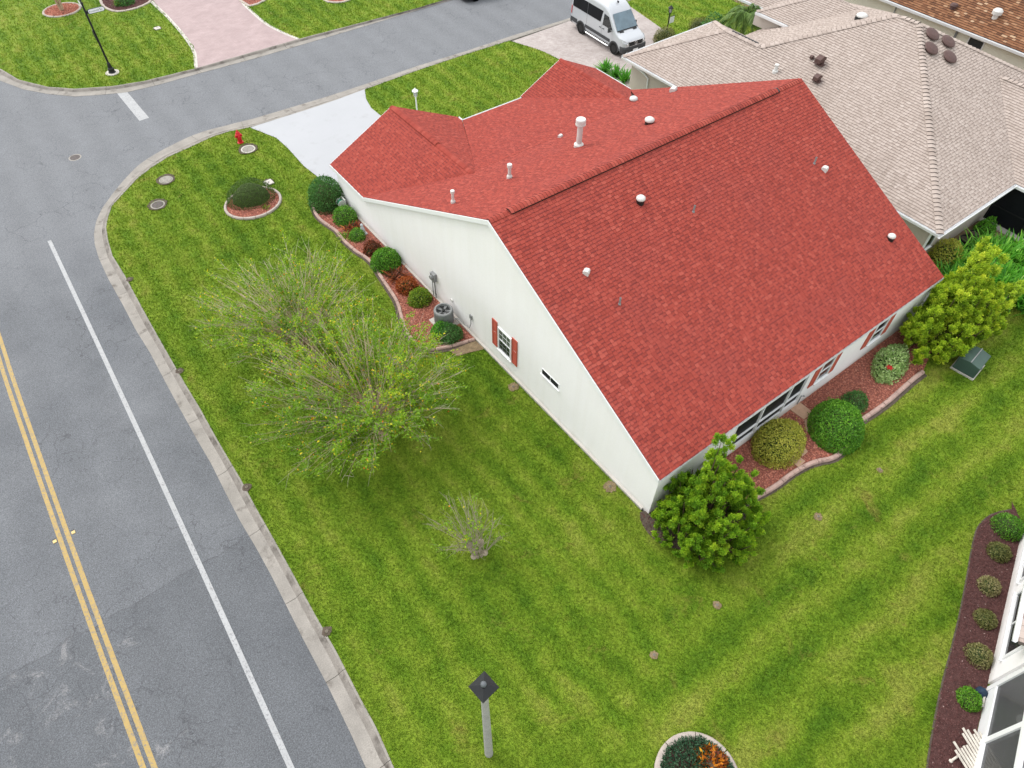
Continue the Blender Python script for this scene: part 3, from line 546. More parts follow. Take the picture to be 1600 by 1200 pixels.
# stone and bark chips
def chips(name, poly, n, size, m, excl=(), label=None):
    p = np.array(poly); X = rng.uniform(p[:, 0].min(), p[:, 0].max(), n * 3); Y = rng.uniform(p[:, 1].min(), p[:, 1].max(), n * 3); k = inpoly(X, Y, poly)
    for e in excl: k &= ~inpoly(X, Y, e)
    X, Y = X[k][:n], Y[k][:n]; n = len(X)
    C = np.stack([X, Y, 0.03 + rng.uniform(0.0, 0.015, n)], 1); base = np.array([(1, 0, 0), (-0.5, 0.87, 0), (-0.5, -0.87, 0), (0, 0, 1.0)], float)
    a = rng.uniform(0, 6.28, n); s = size * rng.uniform(0.5, 1.4, n); V = np.repeat(base[None], n, 0) * rng.uniform(0.6, 1.3, (n, 4, 1))
    ca, sa = np.cos(a)[:, None], np.sin(a)[:, None]; V = np.stack([V[..., 0] * ca - V[..., 1] * sa, V[..., 0] * sa + V[..., 1] * ca, V[..., 2] * 0.8], -1) * s[:, None, None] + C[:, None]
    F = (np.arange(n) * 4)[:, None, None] + np.array([(0, 1, 3), (1, 2, 3), (2, 0, 3)])[None]
    o = np_mesh(name, V.reshape(-1, 3), F.reshape(-1, 3), m, np.repeat(np.clip(rng.beta(2, 2, n), 0.01, 1), 4)); tag(o, label, kind='stuff'); return o
chips('red_gravel', bed1, 9000, 0.035, M_rock, label='red lava rock along the white side wall')
chips('red_gravel', bed3, 13000, 0.035, M_rock, label='red lava rock behind the red-roofed house')
chips('red_gravel', bed2, 2500, 0.035, M_rock, label='red lava rock round the clipped bush'); chips('red_gravel', bedA, 1600, 0.05, M_rock, label='red lava rock in the round far bed')
chips('red_gravel', bedD, 900, 0.05, M_rock, label='red lava rock in the bed at the top'); chips('red_gravel', bedC, 500, 0.05, M_rock, label='red lava rock beside the pink driveway')
chips('bark_mulch', bed4, 9000, 0.028, M_mulch, label='dark brown mulch along the screened porch'); chips('bark_mulch', bedB, 2500, 0.05, M_mulch, label='dark mulch in the kidney-shaped far bed')
chips('leaf_litter', jbed, 1200, 0.03, M_mulch, label='brown litter under the juniper')

def edging(name, pl, label, m, w=0.16, h=0.1, seg=0.75, group=None, closed=False, gap=0.012):
    c = np.mean(np.array(pl)[:, :2], 0); e = thing(name, (pl[0][0], pl[0][1], 0), label, 'edging', group)
    P = resample([(p[0], p[1], 0) for p in pl], 0.15); st = max(2, int(round(seg / 0.15))); i = 0
    d = np.gradient(P[:, :2], axis=0); d /= np.linalg.norm(d, axis=1, keepdims=True); nr = np.stack([-d[:, 1], d[:, 0]], 1)
    prof = [(-0.5, -0.03), (-0.5, 0.6), (-0.3, 1.0), (0.3, 1.0), (0.5, 0.6), (0.5, -0.03)]
    while i < len(P) - 1:
        j = min(i + st, len(P) - 1); mb = MB(); vs = []; zz = random.uniform(-0.008, 0.008)
        for k in range(i, j + 1):
            p = P[k, :2] + (d[k] * gap if k == i else (-d[k] * gap if k == j else 0))
            for t, z in prof: vs.append((p[0] + nr[k, 0] * t * w, p[1] + nr[k, 1] * t * w, z * h + zz))
        n = len(prof); cN = j - i + 1
        mb.add(vs, [(r * n + s, r * n + s + 1, (r + 1) * n + s + 1, (r + 1) * n + s) for r in range(cN - 1) for s in range(n - 1)] + [tuple(range(n)), tuple(range((cN - 1) * n, cN * n))[::-1]])
        mb.obj('edging_block', m, e); i = j
    return e
edging('bed_edging', bed1_pl, 'pink concrete edging winding along the bed at the white side wall', M_edge, 0.15, 0.11, 0.7)
edging('bed_edging', bed2 + bed2[:1], 'pale concrete ring edging round the clipped dark bush', M_edgep, 0.14, 0.12, 0.6)
edging('bed_edging', bed3_pl, 'long wavy pink concrete edging of the red rock bed behind the house', M_edge, 0.19, 0.13, 0.9)
edging('bed_edging', bed5 + bed5[:1], 'broad cream concrete ring round the dark green bed with the orange croton', M_edgep, 0.22, 0.13, 0.9)
edging('bed_edging', bedA + bedA[:1], 'tan concrete ring round the small tree across the side street', M_edgep, 0.16, 0.08, 0.6)
edging('bed_edging', [p for p in bedB] + bedB[:1], 'tan concrete edging of the kidney-shaped mulch bed by the street sign', M_edgep, 0.2, 0.08, 0.8)
edging('bed_edging', bedD + bedD[:1], 'tan concrete edging of the red rock bed at the top of the far lawn', M_edgep, 0.2, 0.08, 0.8)
edging('bed_edging', bedC[:5], 'tan concrete edging of the red rock bed touching the pink driveway', M_edgep, 0.2, 0.08, 0.8)
#PART2
# ------------------------------------------------------------------ roofs
def clip_poly(poly, rect):
    """clip an axis-aligned rectangle by a convex polygon (2d, ccw)"""
    out = rect
    n = len(poly)
    for i in range(n):
        (ax, ay), (bx, by) = poly[i], poly[(i + 1) % n]; ex, ey = bx - ax, by - ay
        inp, out = out, []
        if not inp: return []
        for k in range(len(inp)):
            p, q = inp[k - 1], inp[k]
            sp = ex * (p[1] - ay) - ey * (p[0] - ax); sq = ex * (q[1] - ay) - ey * (q[0] - ax)
            if (sp >= 0) != (sq >= 0):
                t = sp / (sp - sq); out.append((p[0] + (q[0] - p[0]) * t, p[1] + (q[1] - p[1]) * t))
            if sq >= 0: out.append(q)
    return out
class Roof:
    def __init__(s, house, mats, deck, expo, widths, thick, budget=300):
        s.house, s.mats, s.expo, s.widths, s.thick, s.budget = house, mats, expo, widths, thick, budget
        s.deckm = deck; s.deck = MB(); s.tabs = MB(); s.cand = []; s.cache = {}
    def plane(s, poly, thick=0.14, shingle=True, single=True):
        """poly: convex 3d polygon whose first edge runs along the eave (or a level line); ccw seen from above"""
        P = [Vector(p) for p in poly]; N = (P[1] - P[0]).cross(P[2] - P[0]).normalized()
        if N.z < 0: P = P[::-1]; N = -N
        U = Vector((N.y, -N.x, 0)).normalized(); V = N.cross(U)
        if V.z < 0: U = -U; V = -V
        s.deck.extr([p - N * 0.004 for p in P][::-1], -N * thick)
        if not shingle: return
        O = P[0]; q = [((p - O).dot(U), (p - O).dot(V)) for p in P]
        ar = sum(q[i][0] * q[(i + 1) % len(q)][1] - q[(i + 1) % len(q)][0] * q[i][1] for i in range(len(q)))
        if ar < 0: q = q[::-1]
        u0, u1 = min(a for a, _ in q), max(a for a, _ in q); v0, v1 = min(b for _, b in q), max(b for _, b in q)
        v = v0 - 0.012
        rowi = 0
        while v < v1:
            u = u0 - random.uniform(0, s.widths[-1]); top = v + s.expo; raised = random.random() < 0.5
            while u < u1:
                w = random.choice(s.widths); raised = not raised if random.random() < 0.86 else raised
                r = [(u + 0.003, v), (u + w - 0.003, v), (u + w - 0.003, top), (u + 0.003, top)]
                c = clip_poly(q, r)
                if len(c) >= 3:
                    full = len(c) == 4 and abs(c[0][0] - c[2][0]) > w - 0.01 and abs(c[0][1] - c[2][1]) > s.expo - 1e-6
                    ctr = O + U * (u + w / 2) + V * (v + s.expo / 2)
                    rec = (O, U, V, N, c, v, raised, w, u)
                    if full and single: s.cand.append(((ctr - CAM).length * (1.0 if N.dot((CAM - ctr).normalized()) > 0.3 else 3), rec))
                    else: s._tab(s.tabs, rec)
                u += w
            v += s.expo; rowi += 1
    def _h(s, b, v, raised):
        t = s.thick if raised else s.thick * 0.55
        return 0.003 + t * max(0.0, 1 - (b - v) / s.expo)
    def _tab(s, mb, rec):
        O, U, V, N, c, v, raised, w, u = rec
        top = [O + U * a + V * b + N * s._h(b, v, raised) for a, b in c]; bot = [O + U * a + V * b - N * 0.003 for a, b in c]
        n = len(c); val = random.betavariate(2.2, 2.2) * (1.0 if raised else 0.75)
        mb.add(top + bot, [tuple(range(n))] + [(i, n + i, n + (i + 1) % n, (i + 1) % n) for i in range(n)], 0, max(val, 0.01))
        mb.m[-n:] = [1] * n
        if n == 4 and not raised and random.random() < 0.9:      # butt shadow painted as a dark band along the tab's lower edge
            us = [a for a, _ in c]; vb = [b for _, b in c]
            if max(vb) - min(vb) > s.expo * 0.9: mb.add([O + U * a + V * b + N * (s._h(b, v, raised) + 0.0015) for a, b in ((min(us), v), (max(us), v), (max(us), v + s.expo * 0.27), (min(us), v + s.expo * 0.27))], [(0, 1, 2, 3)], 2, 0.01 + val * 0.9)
    def finish(s, deckname='roof'):
        roof = s.deck.obj(deckname, s.deckm, s.house)
        s.cand.sort(key=lambda t: t[0])
        for _, rec in s.cand[s.budget:]: s._tab(s.tabs, rec)
        for _, rec in s.cand[:s.budget]:
            O, U, V, N, c, v, raised, w, u = rec; key = (round(w, 3), raised)
            if key not in s.cache:
                mb = MB(); t = s.thick if raised else s.thick * 0.55; x = w / 2 - 0.003
                vs = [(-x, 0, .003 + t), (x, 0, .003 + t), (x, s.expo, .003), (-x, s.expo, .003), (-x, 0, -.003), (x, 0, -.003), (x, s.expo, -.003), (-x, s.expo, -.003)]
                mb.add(vs, [(0, 1, 2, 3), (0, 4, 5, 1), (1, 5, 6, 2), (2, 6, 7, 3), (3, 7, 4, 0)]); mb.m[-4:] = [1] * 4
                if not raised: mb.add([(-x, 0, .0048 + t), (x, 0, .0048 + t), (x, s.expo * 0.27, .0048 + t * 0.73), (-x, s.expo * 0.27, .0048 + t * 0.73)], [(0, 1, 2, 3)], 2)  # butt shade painted on the single shingles too
                s.cache[key] = mb.mesh('shingle', s.mats)
            o = bpy.data.objects.new('shingle', s.cache[key]); COL.objects.link(o); o.parent = roof
            loc = O + U * (u + w / 2) + V * v; m = Matrix((U, V, N)).transposed().to_4x4(); m.translation = loc
            o.matrix_basis = m
        if s.tabs.f:
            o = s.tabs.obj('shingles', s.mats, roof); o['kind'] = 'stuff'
        s.roof = roof
        return roof
    def caps(s, a, b, w=0.15, pitch=0.15, lift=0.03, wing=0.07, rad=None, name='ridge_shingle', thick=None):
        """cap shingles bent over a ridge or hip from a (low end) to b, each one overlapping the last"""
        a, b = Vector(a), Vector(b); d = (b - a); L = d.length; d.normalize(); side = d.cross(Vector((0, 0, 1))).normalized(); up = side.cross(d).normalized()
        n = int(L / pitch); t = thick or 0.014
        mb = MB(); l2 = pitch * 1.1
        def ring(y, z): return [(-w, y, z - wing - t), (-w, y, z - wing), (-w * 0.45, y, z - wing * 0.30), (0, y, z), (w * 0.45, y, z - wing * 0.30), (w, y, z - wing), (w, y, z - wing - t)]
        r0, r1 = ring(0, t * 1.5), ring(l2, 0.0); k = 7
        mb.add(r0 + r1, [(i, i + 1, k + i + 1, k + i) for i in range(k - 1)] + [tuple(range(k))[::-1]]); mb.m[-1] = 1
        me = mb.mesh(name, s.mats)
        for i in range(n):
            o = bpy.data.objects.new(name, me); COL.objects.link(o); o.parent = s.roof
            m = Matrix((side, d, up)).transposed().to_4x4(); m.translation = a + d * (i * pitch) + up * lift
            o.matrix_basis = m

# window on a wall: origin o (lower corner on the wall face), e = unit along the wall, nrm = outward
def window(parent, o, e, nrm, w, h, cols=1, rows=2, fw=0.06, glass=(None, None), muntin=(0, 0), name='window', frame_m=None, depth=0.05):
    o, e, nrm = Vector(o), Vector(e), Vector(nrm); z = Vector((0, 0, 1)); frame_m = frame_m or M_trim
    fr = MB()
    def bar(u0, v0, u1, v1, d0, d1, mb=fr):
        q = [o + e * u0 + z * v0, o + e * u1 + z * v0, o + e * u1 + z * v1, o + e * u0 + z * v1]
        mb.extr([p + nrm * d0 for p in q], nrm * (d1 - d0))
    bar(0, 0, w, fw, -0.02, depth); bar(0, h - fw, w, h, -0.02, depth); bar(0, fw, fw, h - fw, -0.02, depth); bar(w - fw, fw, w, h - fw, -0.02, depth)
    bar(-0.04, -0.05, w + 0.04, 0, -0.02, depth + 0.04)
    pw, ph = (w - 2 * fw) / cols, (h - 2 * fw) / rows
    for i in range(1, cols): bar(fw + pw * i - 0.02, fw, fw + pw * i + 0.02, h - fw, -0.02, depth - 0.01)
    for j in range(1, rows):
        for i in range(cols): bar(fw + pw * i + (0.02 if i else 0), fw + ph * j - 0.02, fw + pw * (i + 1) - (0.02 if i < cols - 1 else 0), fw + ph * j + 0.02, -0.02, depth - 0.012)
    win = fr.obj(name, frame_m, parent)
    for j in range(rows):
        for i in range(cols):
            pb = MB(); g = glass[min(j, len(glass) - 1)] or M_glass
            q = [(fw + pw * i + 0.02 * (i > 0), fw + ph * j + 0.02 * (j > 0)), (fw + pw * (i + 1) - 0.02 * (i < cols - 1), fw + ph * (j + 1) - 0.02 * (j < rows - 1))]
            (a, b), (c, d) = q; bar(a, b, c, d, -0.01, 0.012, pb); pb.obj('pane', g, win)
            mu, mv = muntin
            if mu or mv:
                mm = MB()
                for k in range(1, mu + 1): x = a + (c - a) * k / (mu + 1); bar(x - 0.008, b, x + 0.008, d, 0.0115, 0.022, mm)
                for k in range(1, mv + 1): y = b + (d - b) * k / (mv + 1); bar(a, y - 0.008, c, y + 0.008, 0.0115, 0.019, mm)
                mm.obj('muntin', M_trim if j else M_grey, win)
    return win
def shutter(parent, o, e, nrm, w, h, m):
    o, e, nrm = Vector(o), Vector(e), Vector(nrm); z = Vector((0, 0, 1)); mb = MB()
    def bar(u0, v0, u1, v1, d0, d1):
        q = [o + e * u0 + z * v0, o + e * u1 + z * v0, o + e * u1 + z * v1, o + e * u0 + z * v1]; mb.extr([p + nrm * d0 for p in q], nrm * (d1 - d0))
    bar(0, 0, 0.05, h, -0.01, 0.04); bar(w - 0.05, 0, w, h, -0.01, 0.04); bar(0.05, 0, w - 0.05, 0.06, -0.01, 0.04); bar(0.05, h - 0.06, w - 0.05, h, -0.01, 0.04); bar(0.05, h / 2 - 0.03, w - 0.05, h / 2 + 0.03, -0.01, 0.04)
    sh = mb.obj('shutter', m, parent)
    for k in range(int((h - 0.1) / 0.075)):
        v = 0.07 + k * 0.075
        if abs(v + 0.03 - h / 2) < 0.06: continue
        sb_ = MB(); q = [o + e * 0.05 + z * v + nrm * 0.03, o + e * (w - 0.05) + z * v + nrm * 0.03, o + e * (w - 0.05) + z * (v + 0.06) + nrm * 0.01, o + e * 0.05 + z * (v + 0.06) + nrm * 0.01]
        sb_.extr(q, nrm * -0.012); sb_.obj('slat', m, sh)
    return sh

# ================================================================== the red-roofed house
XL, XW = 11.22, 11.30
YE, ZE, YR, ZR, SL = 6.56, 2.47, 16.1, 7.07, 0.4845
def zr(y): return ZE + (y - YE) * (ZR - ZE) / (YR - YE)
def zf(y): return ZR - (y - YR) * SL
H1 = thing('house', (19.5, 17.5, 0), 'single-storey white house with a large red shingle roof on the corner lawn', 'house')
w = MB()
YW, YF, YG = 6.62, 26.4, 29.55
gable = [(XW, YW, -0.3), (XW, YW, zr(YW) - 0.16), (XW, YR, ZR - 0.16), (XW, 26.45, zf(26.45) - 0.15), (XW, YG, 1.86), (XW, YG, -0.3)]
w.extr(gable, (0.2, 0, 0))
w.extr([(27.6, YW, -0.3), (27.6, YW, zr(YW) - 0.16), (27.6, YR, ZR - 0.16), (27.6, 26.2, zf(26.2) - 0.15), (27.6, 26.2, -0.3)], (-0.2, 0, 0))
# rear wall with the porch opening
def rearw(x0, x1, z0, z1): w.extr([(x0, YW, z0), (x1, YW, z0), (x1, YW, z1), (x0, YW, z1)], (0, 0.2, 0))
rearw(11.5, 15.2, -0.3, 2.38); rearw(15.2, 19.36, -0.3, 0.46); rearw(19.36, 27.4, -0.3, 2.38); rearw(15.2, 19.36, 2.25, 2.38)
def fr(x0, x1, y, z0, z1, d=-0.2): w.extr([(x0, y, z0), (x1, y, z0), (x1, y, z1), (x0, y, z1)], (0, d, 0))
fr(11.5, 12.3, YG, -0.3, 1.95); fr(17.6, 18.7, YG, -0.3, 1.95)
w.extr([(11.5, YG, 1.951), (18.66, YG, 1.951), (15.08, YG, 3.66)], (0, -0.2, 0)); w.extr([(23.2, 29.3, -0.3), (28.5, 29.3, -0.3), (28.5, 29.3, 1.9), (25.87, 29.3, 3.18), (23.2, 29.3, 1.9)], (0, -0.2, 0))
w.box((18.75, 27.0, 0.85), (0.2, 4.7, 2.3)); w.box((23.3, 26.5, 0.85), (0.2, 5.2, 2.3)); w.box((28.4, 27.6, 0.85), (0.2, 3.0, 2.3)); fr(18.86, 23.2, 24.6, -0.3, 2.6)
w.obj('wall', M_stucco, H1)
gd = MB()
gd.box((14.95, YG - 0.12, 0.96), (5.26, 0.06, 1.96)); gdo = gd.obj('garage_door', M_trim, H1)
for k in range(4):
    for j in range(4):
        p = MB(); p.box((12.97 + j * 1.32, YG - 0.08, 0.27 + k * 0.5), (1.1, 0.03, 0.36)); p.obj('panel', M_trim, gdo)
# roof
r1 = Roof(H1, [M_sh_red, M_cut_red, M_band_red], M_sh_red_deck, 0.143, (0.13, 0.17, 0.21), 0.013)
r1.plane([(XL, YE, ZE), (27.95, YE, ZE), (28.25, YR, ZR), (XL, YR, ZR)])
r1.plane([(XL, 22.95, zf(22.95)), (28.42, 22.95, zf(22.95)), (28.25, YR, ZR), (XL, YR, ZR)], single=False)
r1.plane([(XL, 26.45, zf(26.45)), (XL + 0.03, 26.45, zf(26.45)), (15.2, 22.95, zf(22.95)), (XL, 22.95, zf(22.95))], single=False)
r1.plane([(28.64, 26.5, zf(26.5)), (28.42, 22.95, zf(22.95)), (25.7, 22.95, zf(22.95))], single=False)
WZ, WX = 3.87, 15.08
r1.plane([(XL, 29.95, 2.01), (XL, 26.5, 2.01), (WX, 22.7, WZ), (WX, 29.95, WZ)])
r1.plane([(18.94, 29.45, 2.01), (18.94, 29.95, 2.01), (WX, 29.95, WZ), (WX, 22.7, WZ), (15.4, 23.0, 3.72)], single=False)
r1.plane([(18.94, 29.4, 2.05), (23.07, 29.4, 2.05), (25.87, 24.2, 3.41), (25.87, 23.0, 3.725), (15.4, 23.0, 3.725)], single=False)
r1.plane([(23.07, 29.6, 2.05), (23.07, 29.35, 2.05), (25.87, 24.1, 3.40), (25.87, 29.6, 3.40)])
r1.plane([(28.67, 29.6, 2.05), (28.67, 26.5, 2.05), (25.87, 23.7, 3.40), (25.87, 29.6, 3.40)], single=False)
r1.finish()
# raised ridge vent with cap shingles, and plain caps at both ends
rv = MB(); rv.extr([(12.15, YR - 0.17, ZR - 0.07), (12.15, YR - 0.17, ZR + 0.005), (12.15, YR, ZR + 0.075), (12.15, YR + 0.17, ZR + 0.005), (12.15, YR + 0.17, ZR - 0.07)], (14.45, 0, 0))
rv.obj('ridge_vent', M_black, H1)
r1.caps((XL + 0.02, YR, ZR), (12.13, YR, ZR), 0.15, 0.15, 0.02, 0.075); r1.caps((26.62, YR, ZR), (28.25, YR, ZR), 0.15, 0.15, 0.02, 0.075)
r1.caps((12.1, YR, ZR), (26.65, YR, ZR), 0.18, 0.15, 0.072, 0.078, thick=0.012)
r1.caps((WX, 29.95, WZ), (WX, 22.75, WZ), 0.15, 0.15, 0.02, 0.07); r1.caps((25.87, 29.6, 3.40), (25.87, 23.75, 3.40), 0.14, 0.15, 0.02, 0.07)
r1.caps((WX, 29.75, WZ), (WX, 25.6, WZ), 0.17, 0.15, 0.075, 0.085)
# white boards: rakes, fascia, gutters
def rake(a, b, parent, x0, t=0.035, h=0.19):
    m = MB(); a, b = Vector(a), Vector(b); m.extr([a, b, b - Vector((0, 0, h)), a - Vector((0, 0, h))], (t, 0, 0)); m.obj('rake_board', M_trim, parent)
rake((XL - 0.035, YE + 0.02, zr(YE) - 0.012), (XL - 0.035, YR, ZR - 0.012), H1, 0); rake((XL - 0.035, YR, ZR - 0.012), (XL - 0.035, 26.45, zf(26.45) - 0.012), H1, 0)
rake((XL - 0.035, 26.45, 2.0), (XL - 0.035, 29.95, 2.0), H1, 0); rake((27.86, YE + 0.02, zr(YE) - 0.15), (27.86, YR, ZR - 0.15), H1, 0, h=0.12); rake((28.18, YR, ZR - 0.15), (28.18, 26.4, zf(26.4) - 0.15), H1, 0, h=0.12)
def gutter(parent, a, b, out, m=None, w_=0.11, h_=0.11):
    a, b, out = Vector(a), Vector(b), Vector(out).normalized(); z = Vector((0, 0, 1)); g = MB()
    pr = [(0, 0), (0, -h_), (w_ * 0.8, -h_), (w_, 0), (w_ * 0.9, 0), (w_ * 0.72, -h_ * 0.85), (0.01, -h_ * 0.85), (0.01, 0)]
    g.extr([a + out * x + z * y for x, y in pr], b - a); return g.obj('gutter', m or M_trim, parent)
gutter(H1, (XL, YE - 0.005, ZE - 0.02), (27.95, YE - 0.005, ZE - 0.02), (0, -1, 0), w_=0.035, h_=0.08)
gutter(H1, (18.96, 29.42, 2.04), (23.05, 29.42, 2.04), (0, 1, 0)); gutter(H1, (18.955, 29.95, 2.0), (18.955, 29.54, 2.0), (1, 0, 0)); gutter(H1, (28.68, 29.58, 2.03), (28.68, 26.6, 2.03), (1, 0, 0))
so = MB(); so.box((19.6, 6.57, 2.33), (16.6, 0.08, 0.05)); so.obj('soffit', M_trim, H1)
fb = MB(); fb.extr([(XL, 29.955, 2.0), (WX, 29.955, 3.86), (18.94, 29.955, 2.0), (18.94, 29.955, 1.8), (WX, 29.955, 3.66), (XL, 29.955, 1.8)], (0, 0.03, 0)); fb.obj('fascia', M_trim, H1); fb = MB(); fb.extr([(23.07, 29.605, 2.04), (25.87, 29.605, 3.39), (28.67, 29.605, 2.04), (28.67, 29.605, 1.84), (25.87, 29.605, 3.19), (23.07, 29.605, 1.84)], (0, 0.03, 0)); fb.obj('fascia', M_trim, H1)
cp = MB(); cp.box((11.27, 18.4, 0.03), (0.12, 23.0, 0.14)); cp.obj('footing', M_concl, H1)
# windows and shutters
n_, e_ = (-1, 0, 0), (0, -1, 0)
window(H1, (XW, 15.66, 0.85), e_, n_, 0.88, 1.28, 1, 2, glass=(M_glass, M_glass_l), muntin=(2, 1))
shutter(H1, (XW, 16.06, 0.84), e_, n_, 0.34, 1.45, M_shutter); shutter(H1, (XW, 14.73, 0.84), e_, n_, 0.34, 1.45, M_shutter)
window(H1, (XW, 12.86, 1.88), e_, n_, 1.02, 0.32, 2, 1, fw=0.03, glass=(M_screen,), depth=0.018)
n_, e_ = (0, -1, 0), (1, 0, 0)
window(H1, (20.05, YW, 1.05), e_, n_, 0.84, 1.2, 1, 2); shutter(H1, (19.68, YW, 1.02), e_, n_, 0.33, 1.26, M_shutter); shutter(H1, (20.93, YW, 1.02), e_, n_, 0.33, 1.26, M_shutter)
window(H1, (23.52, YW, 1.05), e_, n_, 0.9, 1.2, 1, 2); shutter(H1, (23.12, YW, 1.02), e_, n_, 0.34, 1.26, M_shutter); shutter(H1, (24.5, YW, 1.02), e_, n_, 0.34, 1.26, M_shutter)
sp_ = MB()
for x in (15.23, 16.76, 18.36, 19.33): sp_.box((x, YW + 0.03, 1.36), (0.06, 0.08, 1.78))
for z in (0.49, 2.22): sp_.box((17.28, YW + 0.03, z), (4.04, 0.07, 0.06))
for x0, x1 in ((15.26, 16.73), (16.79, 18.33), (18.39, 19.3)): sp_.box(((x0 + x1) / 2, YW + 0.03, 1.02), (x1 - x0, 0.06, 0.05))
sf = sp_.obj('screen_frame', M_trim, H1)
for x0, x1 in ((15.26, 16.73), (16.79, 18.33), (18.39, 19.3)):
    for z0, z1 in ((0.52, 0.995), (1.045, 2.19)):
        p = MB(); p.box(((x0 + x1) / 2, YW + 0.07, (z0 + z1) / 2), (x1 - x0, 0.012, z1 - z0)); p.obj('screen_panel', M_screen, sf)
# vents on the roof
def on_rear(x, y): return Vector((x, y, zr(y) + 0.01))
def on_front(x, y): return Vector((x, y, zf(y) + 0.01))
def dome_vent(parent, p, r, h, mtop, mbase, label, slope):
    b = MB(); b.lathe([(r * 1.0, -0.12), (r * 1.0, h * 0.55), (r * 0.95, h * 0.6)], p, 16); base = b.obj('vent_collar', mbase, parent)
    t = MB(); t.lathe([(r * 1.12, h * 0.5), (r * 1.16, h * 0.62), (r * 1.1, h * 0.82), (r * 0.75, h * 1.0), (r * 0.3, h * 1.06), (0.01, h * 1.07)], p, 18); top = t.obj('vent_cap', mtop, parent, True); tag(top, label); return top
dome_vent(H1, on_rear(17.05, 14.45), 0.155, 0.27, M_vent, M_black, 'round white cap on a black collar, high on the rear slope', 1)
dome_vent(H1, on_rear(26.7, 8.85), 0.14, 0.24, M_vent, M_black, 'round white cap low on the right of the rear slope', 1)
dome_vent(H1, on_front(25.8, 23.55), 0.19, 0.30, M_vent, M_black, 'white dome at the end of the right wing ridge', 1)
dome_vent(H1, on_front(22.0, 18.95), 0.19, 0.28, M_vent, M_black, 'cream dome near the ridge', 1)
def pipe_vent(p, r, h, cap, label):
    b = MB(); b.lathe([(r * 1.7, -0.12), (r * 1.7, 0.10), (r * 1.15, 0.16), (r, 0.17), (r, h)], p, 14); b.lathe([(r * 0.9, h - 0.02), (r * cap, h), (r * cap, h + r * 1.6), (r * cap * 0.92, h + r * 1.9), (0.01, h + r * 2.0)], p, 16)
    if r > 0.1: b.lathe([(r * cap * 1.04, h - 0.03), (r * cap * 1.04, h + 0.03)], p, 16)
    o = b.obj('vent_pipe', M_vent, H1, False); tag(o, label)
pipe_vent(on_front(18.92, 20.07), 0.125, 1.05, 1.75, 'tall white flue pipe with a wide cap')
pipe_vent(on_front(14.88, 19.75), 0.07, 0.52, 1.55, 'middle white vent pipe of the front slope'); pipe_vent(on_front(12.02, 19.65), 0.055, 0.48, 1.6, 'small white vent pipe nearest the gable')
def stub(p, r, h, label=None, tilt=(0, 0)):
    b = MB(); b.lathe([(r * 1.6, -0.1), (r * 1.5, 0.02), (r, 0.05), (r, h), (r * 0.7, h), (r * 0.7, h - 0.03)], p, 12); o = b.obj('vent_pipe', M_grey, H1); tag(o, label)
stub(on_rear(18.88, 13.3), 0.036, 0.3, 'thin grey pipe in the middle of the rear slope'); stub(on_rear(25.72, 12.8), 0.036, 0.3, 'thin grey pipe beside the right box vent'); stub(on_rear(13.75, 11.75), 0.036, 0.3, 'thin grey pipe nearest the left rake')
def box_vent(p, sx_, sy_, h, rz, label):
    b = MB(); T = Matrix.Translation(p) @ Matrix.Rotation(rz, 4, 'Z')
    b.extr([T @ Vector(q) for q in ((-sx_ / 2, -sy_ / 2, -0.08), (-sx_ / 2, sy_ / 2, -0.08), (-sx_ / 2, sy_ / 2, h * 0.7), (-sx_ / 2, sy_ * 0.2, h), (-sx_ / 2, -sy_ * 0.35, h), (-sx_ / 2, -sy_ / 2, h * 0.6))], T.to_3x3() @ Vector((sx_, 0, 0))); o = b.obj('box_vent', M_vent, H1, bevel=0.015); tag(o, label)
box_vent(on_rear(26.0, 12.4), 0.22, 0.24, 0.15, 0.2, 'small white box vent on the right of the rear slope'); box_vent(on_rear(13.33, 13.15), 0.22, 0.22, 0.15, 0.5, 'small white box vent on the left of the rear slope')
box_vent(on_front(27.55, 22.5), 0.36, 0.30, 0.22, 0.4, 'white hooded box vent near the right rake'); box_vent(on_front(20.14, 22.7), 0.2, 0.18, 0.14, 0.3, 'small white box vent beside the tall flue')
# services on the side wall
mt = MB(); mt.box((XW - 0.09, 20.42, 1.35), (0.16, 0.3, 0.42)); mt.lathe([(0.1, 0), (0.1, 0.09), (0.07, 0.1)], (0, 0, 0), 14, T=Matrix.Translation((XW - 0.17, 20.42, 1.4)) @ Matrix.Rotation(-math.pi / 2, 4, 'Y')); mt.tube([(XW - 0.06, 20.42, 1.15), (XW - 0.06, 20.42, 0.0)], 0.03, 8); mt.tube([(XW - 0.06, 20.56, 1.3), (XW - 0.06, 20.62, 1.25), (XW - 0.06, 20.62, 0.1)], 0.02, 6)
mt.obj('electric_meter', M_grey, H1)
hb = MB(); hb.box((XW - 0.03, 17.62, 1.08), (0.06, 0.16, 0.2)); hb.tube([(XW - 0.05, 17.6, 1.0), (XW - 0.09, 17.55, 0.75), (XW - 0.12, 17.62, 0.5), (XW - 0.15, 17.95, 0.42), (XW - 0.2, 18.3, 0.5), (XW - 0.3, 18.5, 0.45)], 0.022, 6); hb.obj('conduit', M_grey, H1)
vb = MB(); vb.box((XW - 0.03, 19.1, 0.9), (0.05, 0.14, 0.12)); vb.obj('wall_vent', M_vent, H1)
hb = MB(); hb.tube([(19.45, YW - 0.04, 0.2), (19.45, YW - 0.04, 0.75), (19.45, YW - 0.12, 0.78)], 0.02, 6); hb.lathe([(0.045, 0), (0.045, 0.02)], (19.45, YW - 0.12, 0.8), 10); hb.obj('hose_tap', M_grey, H1)
dn = MB(); dn.box((27.45, YW - 0.05, 1.15), (0.1, 0.07, 2.3)); dn.obj('downspout', M_trim, H1)

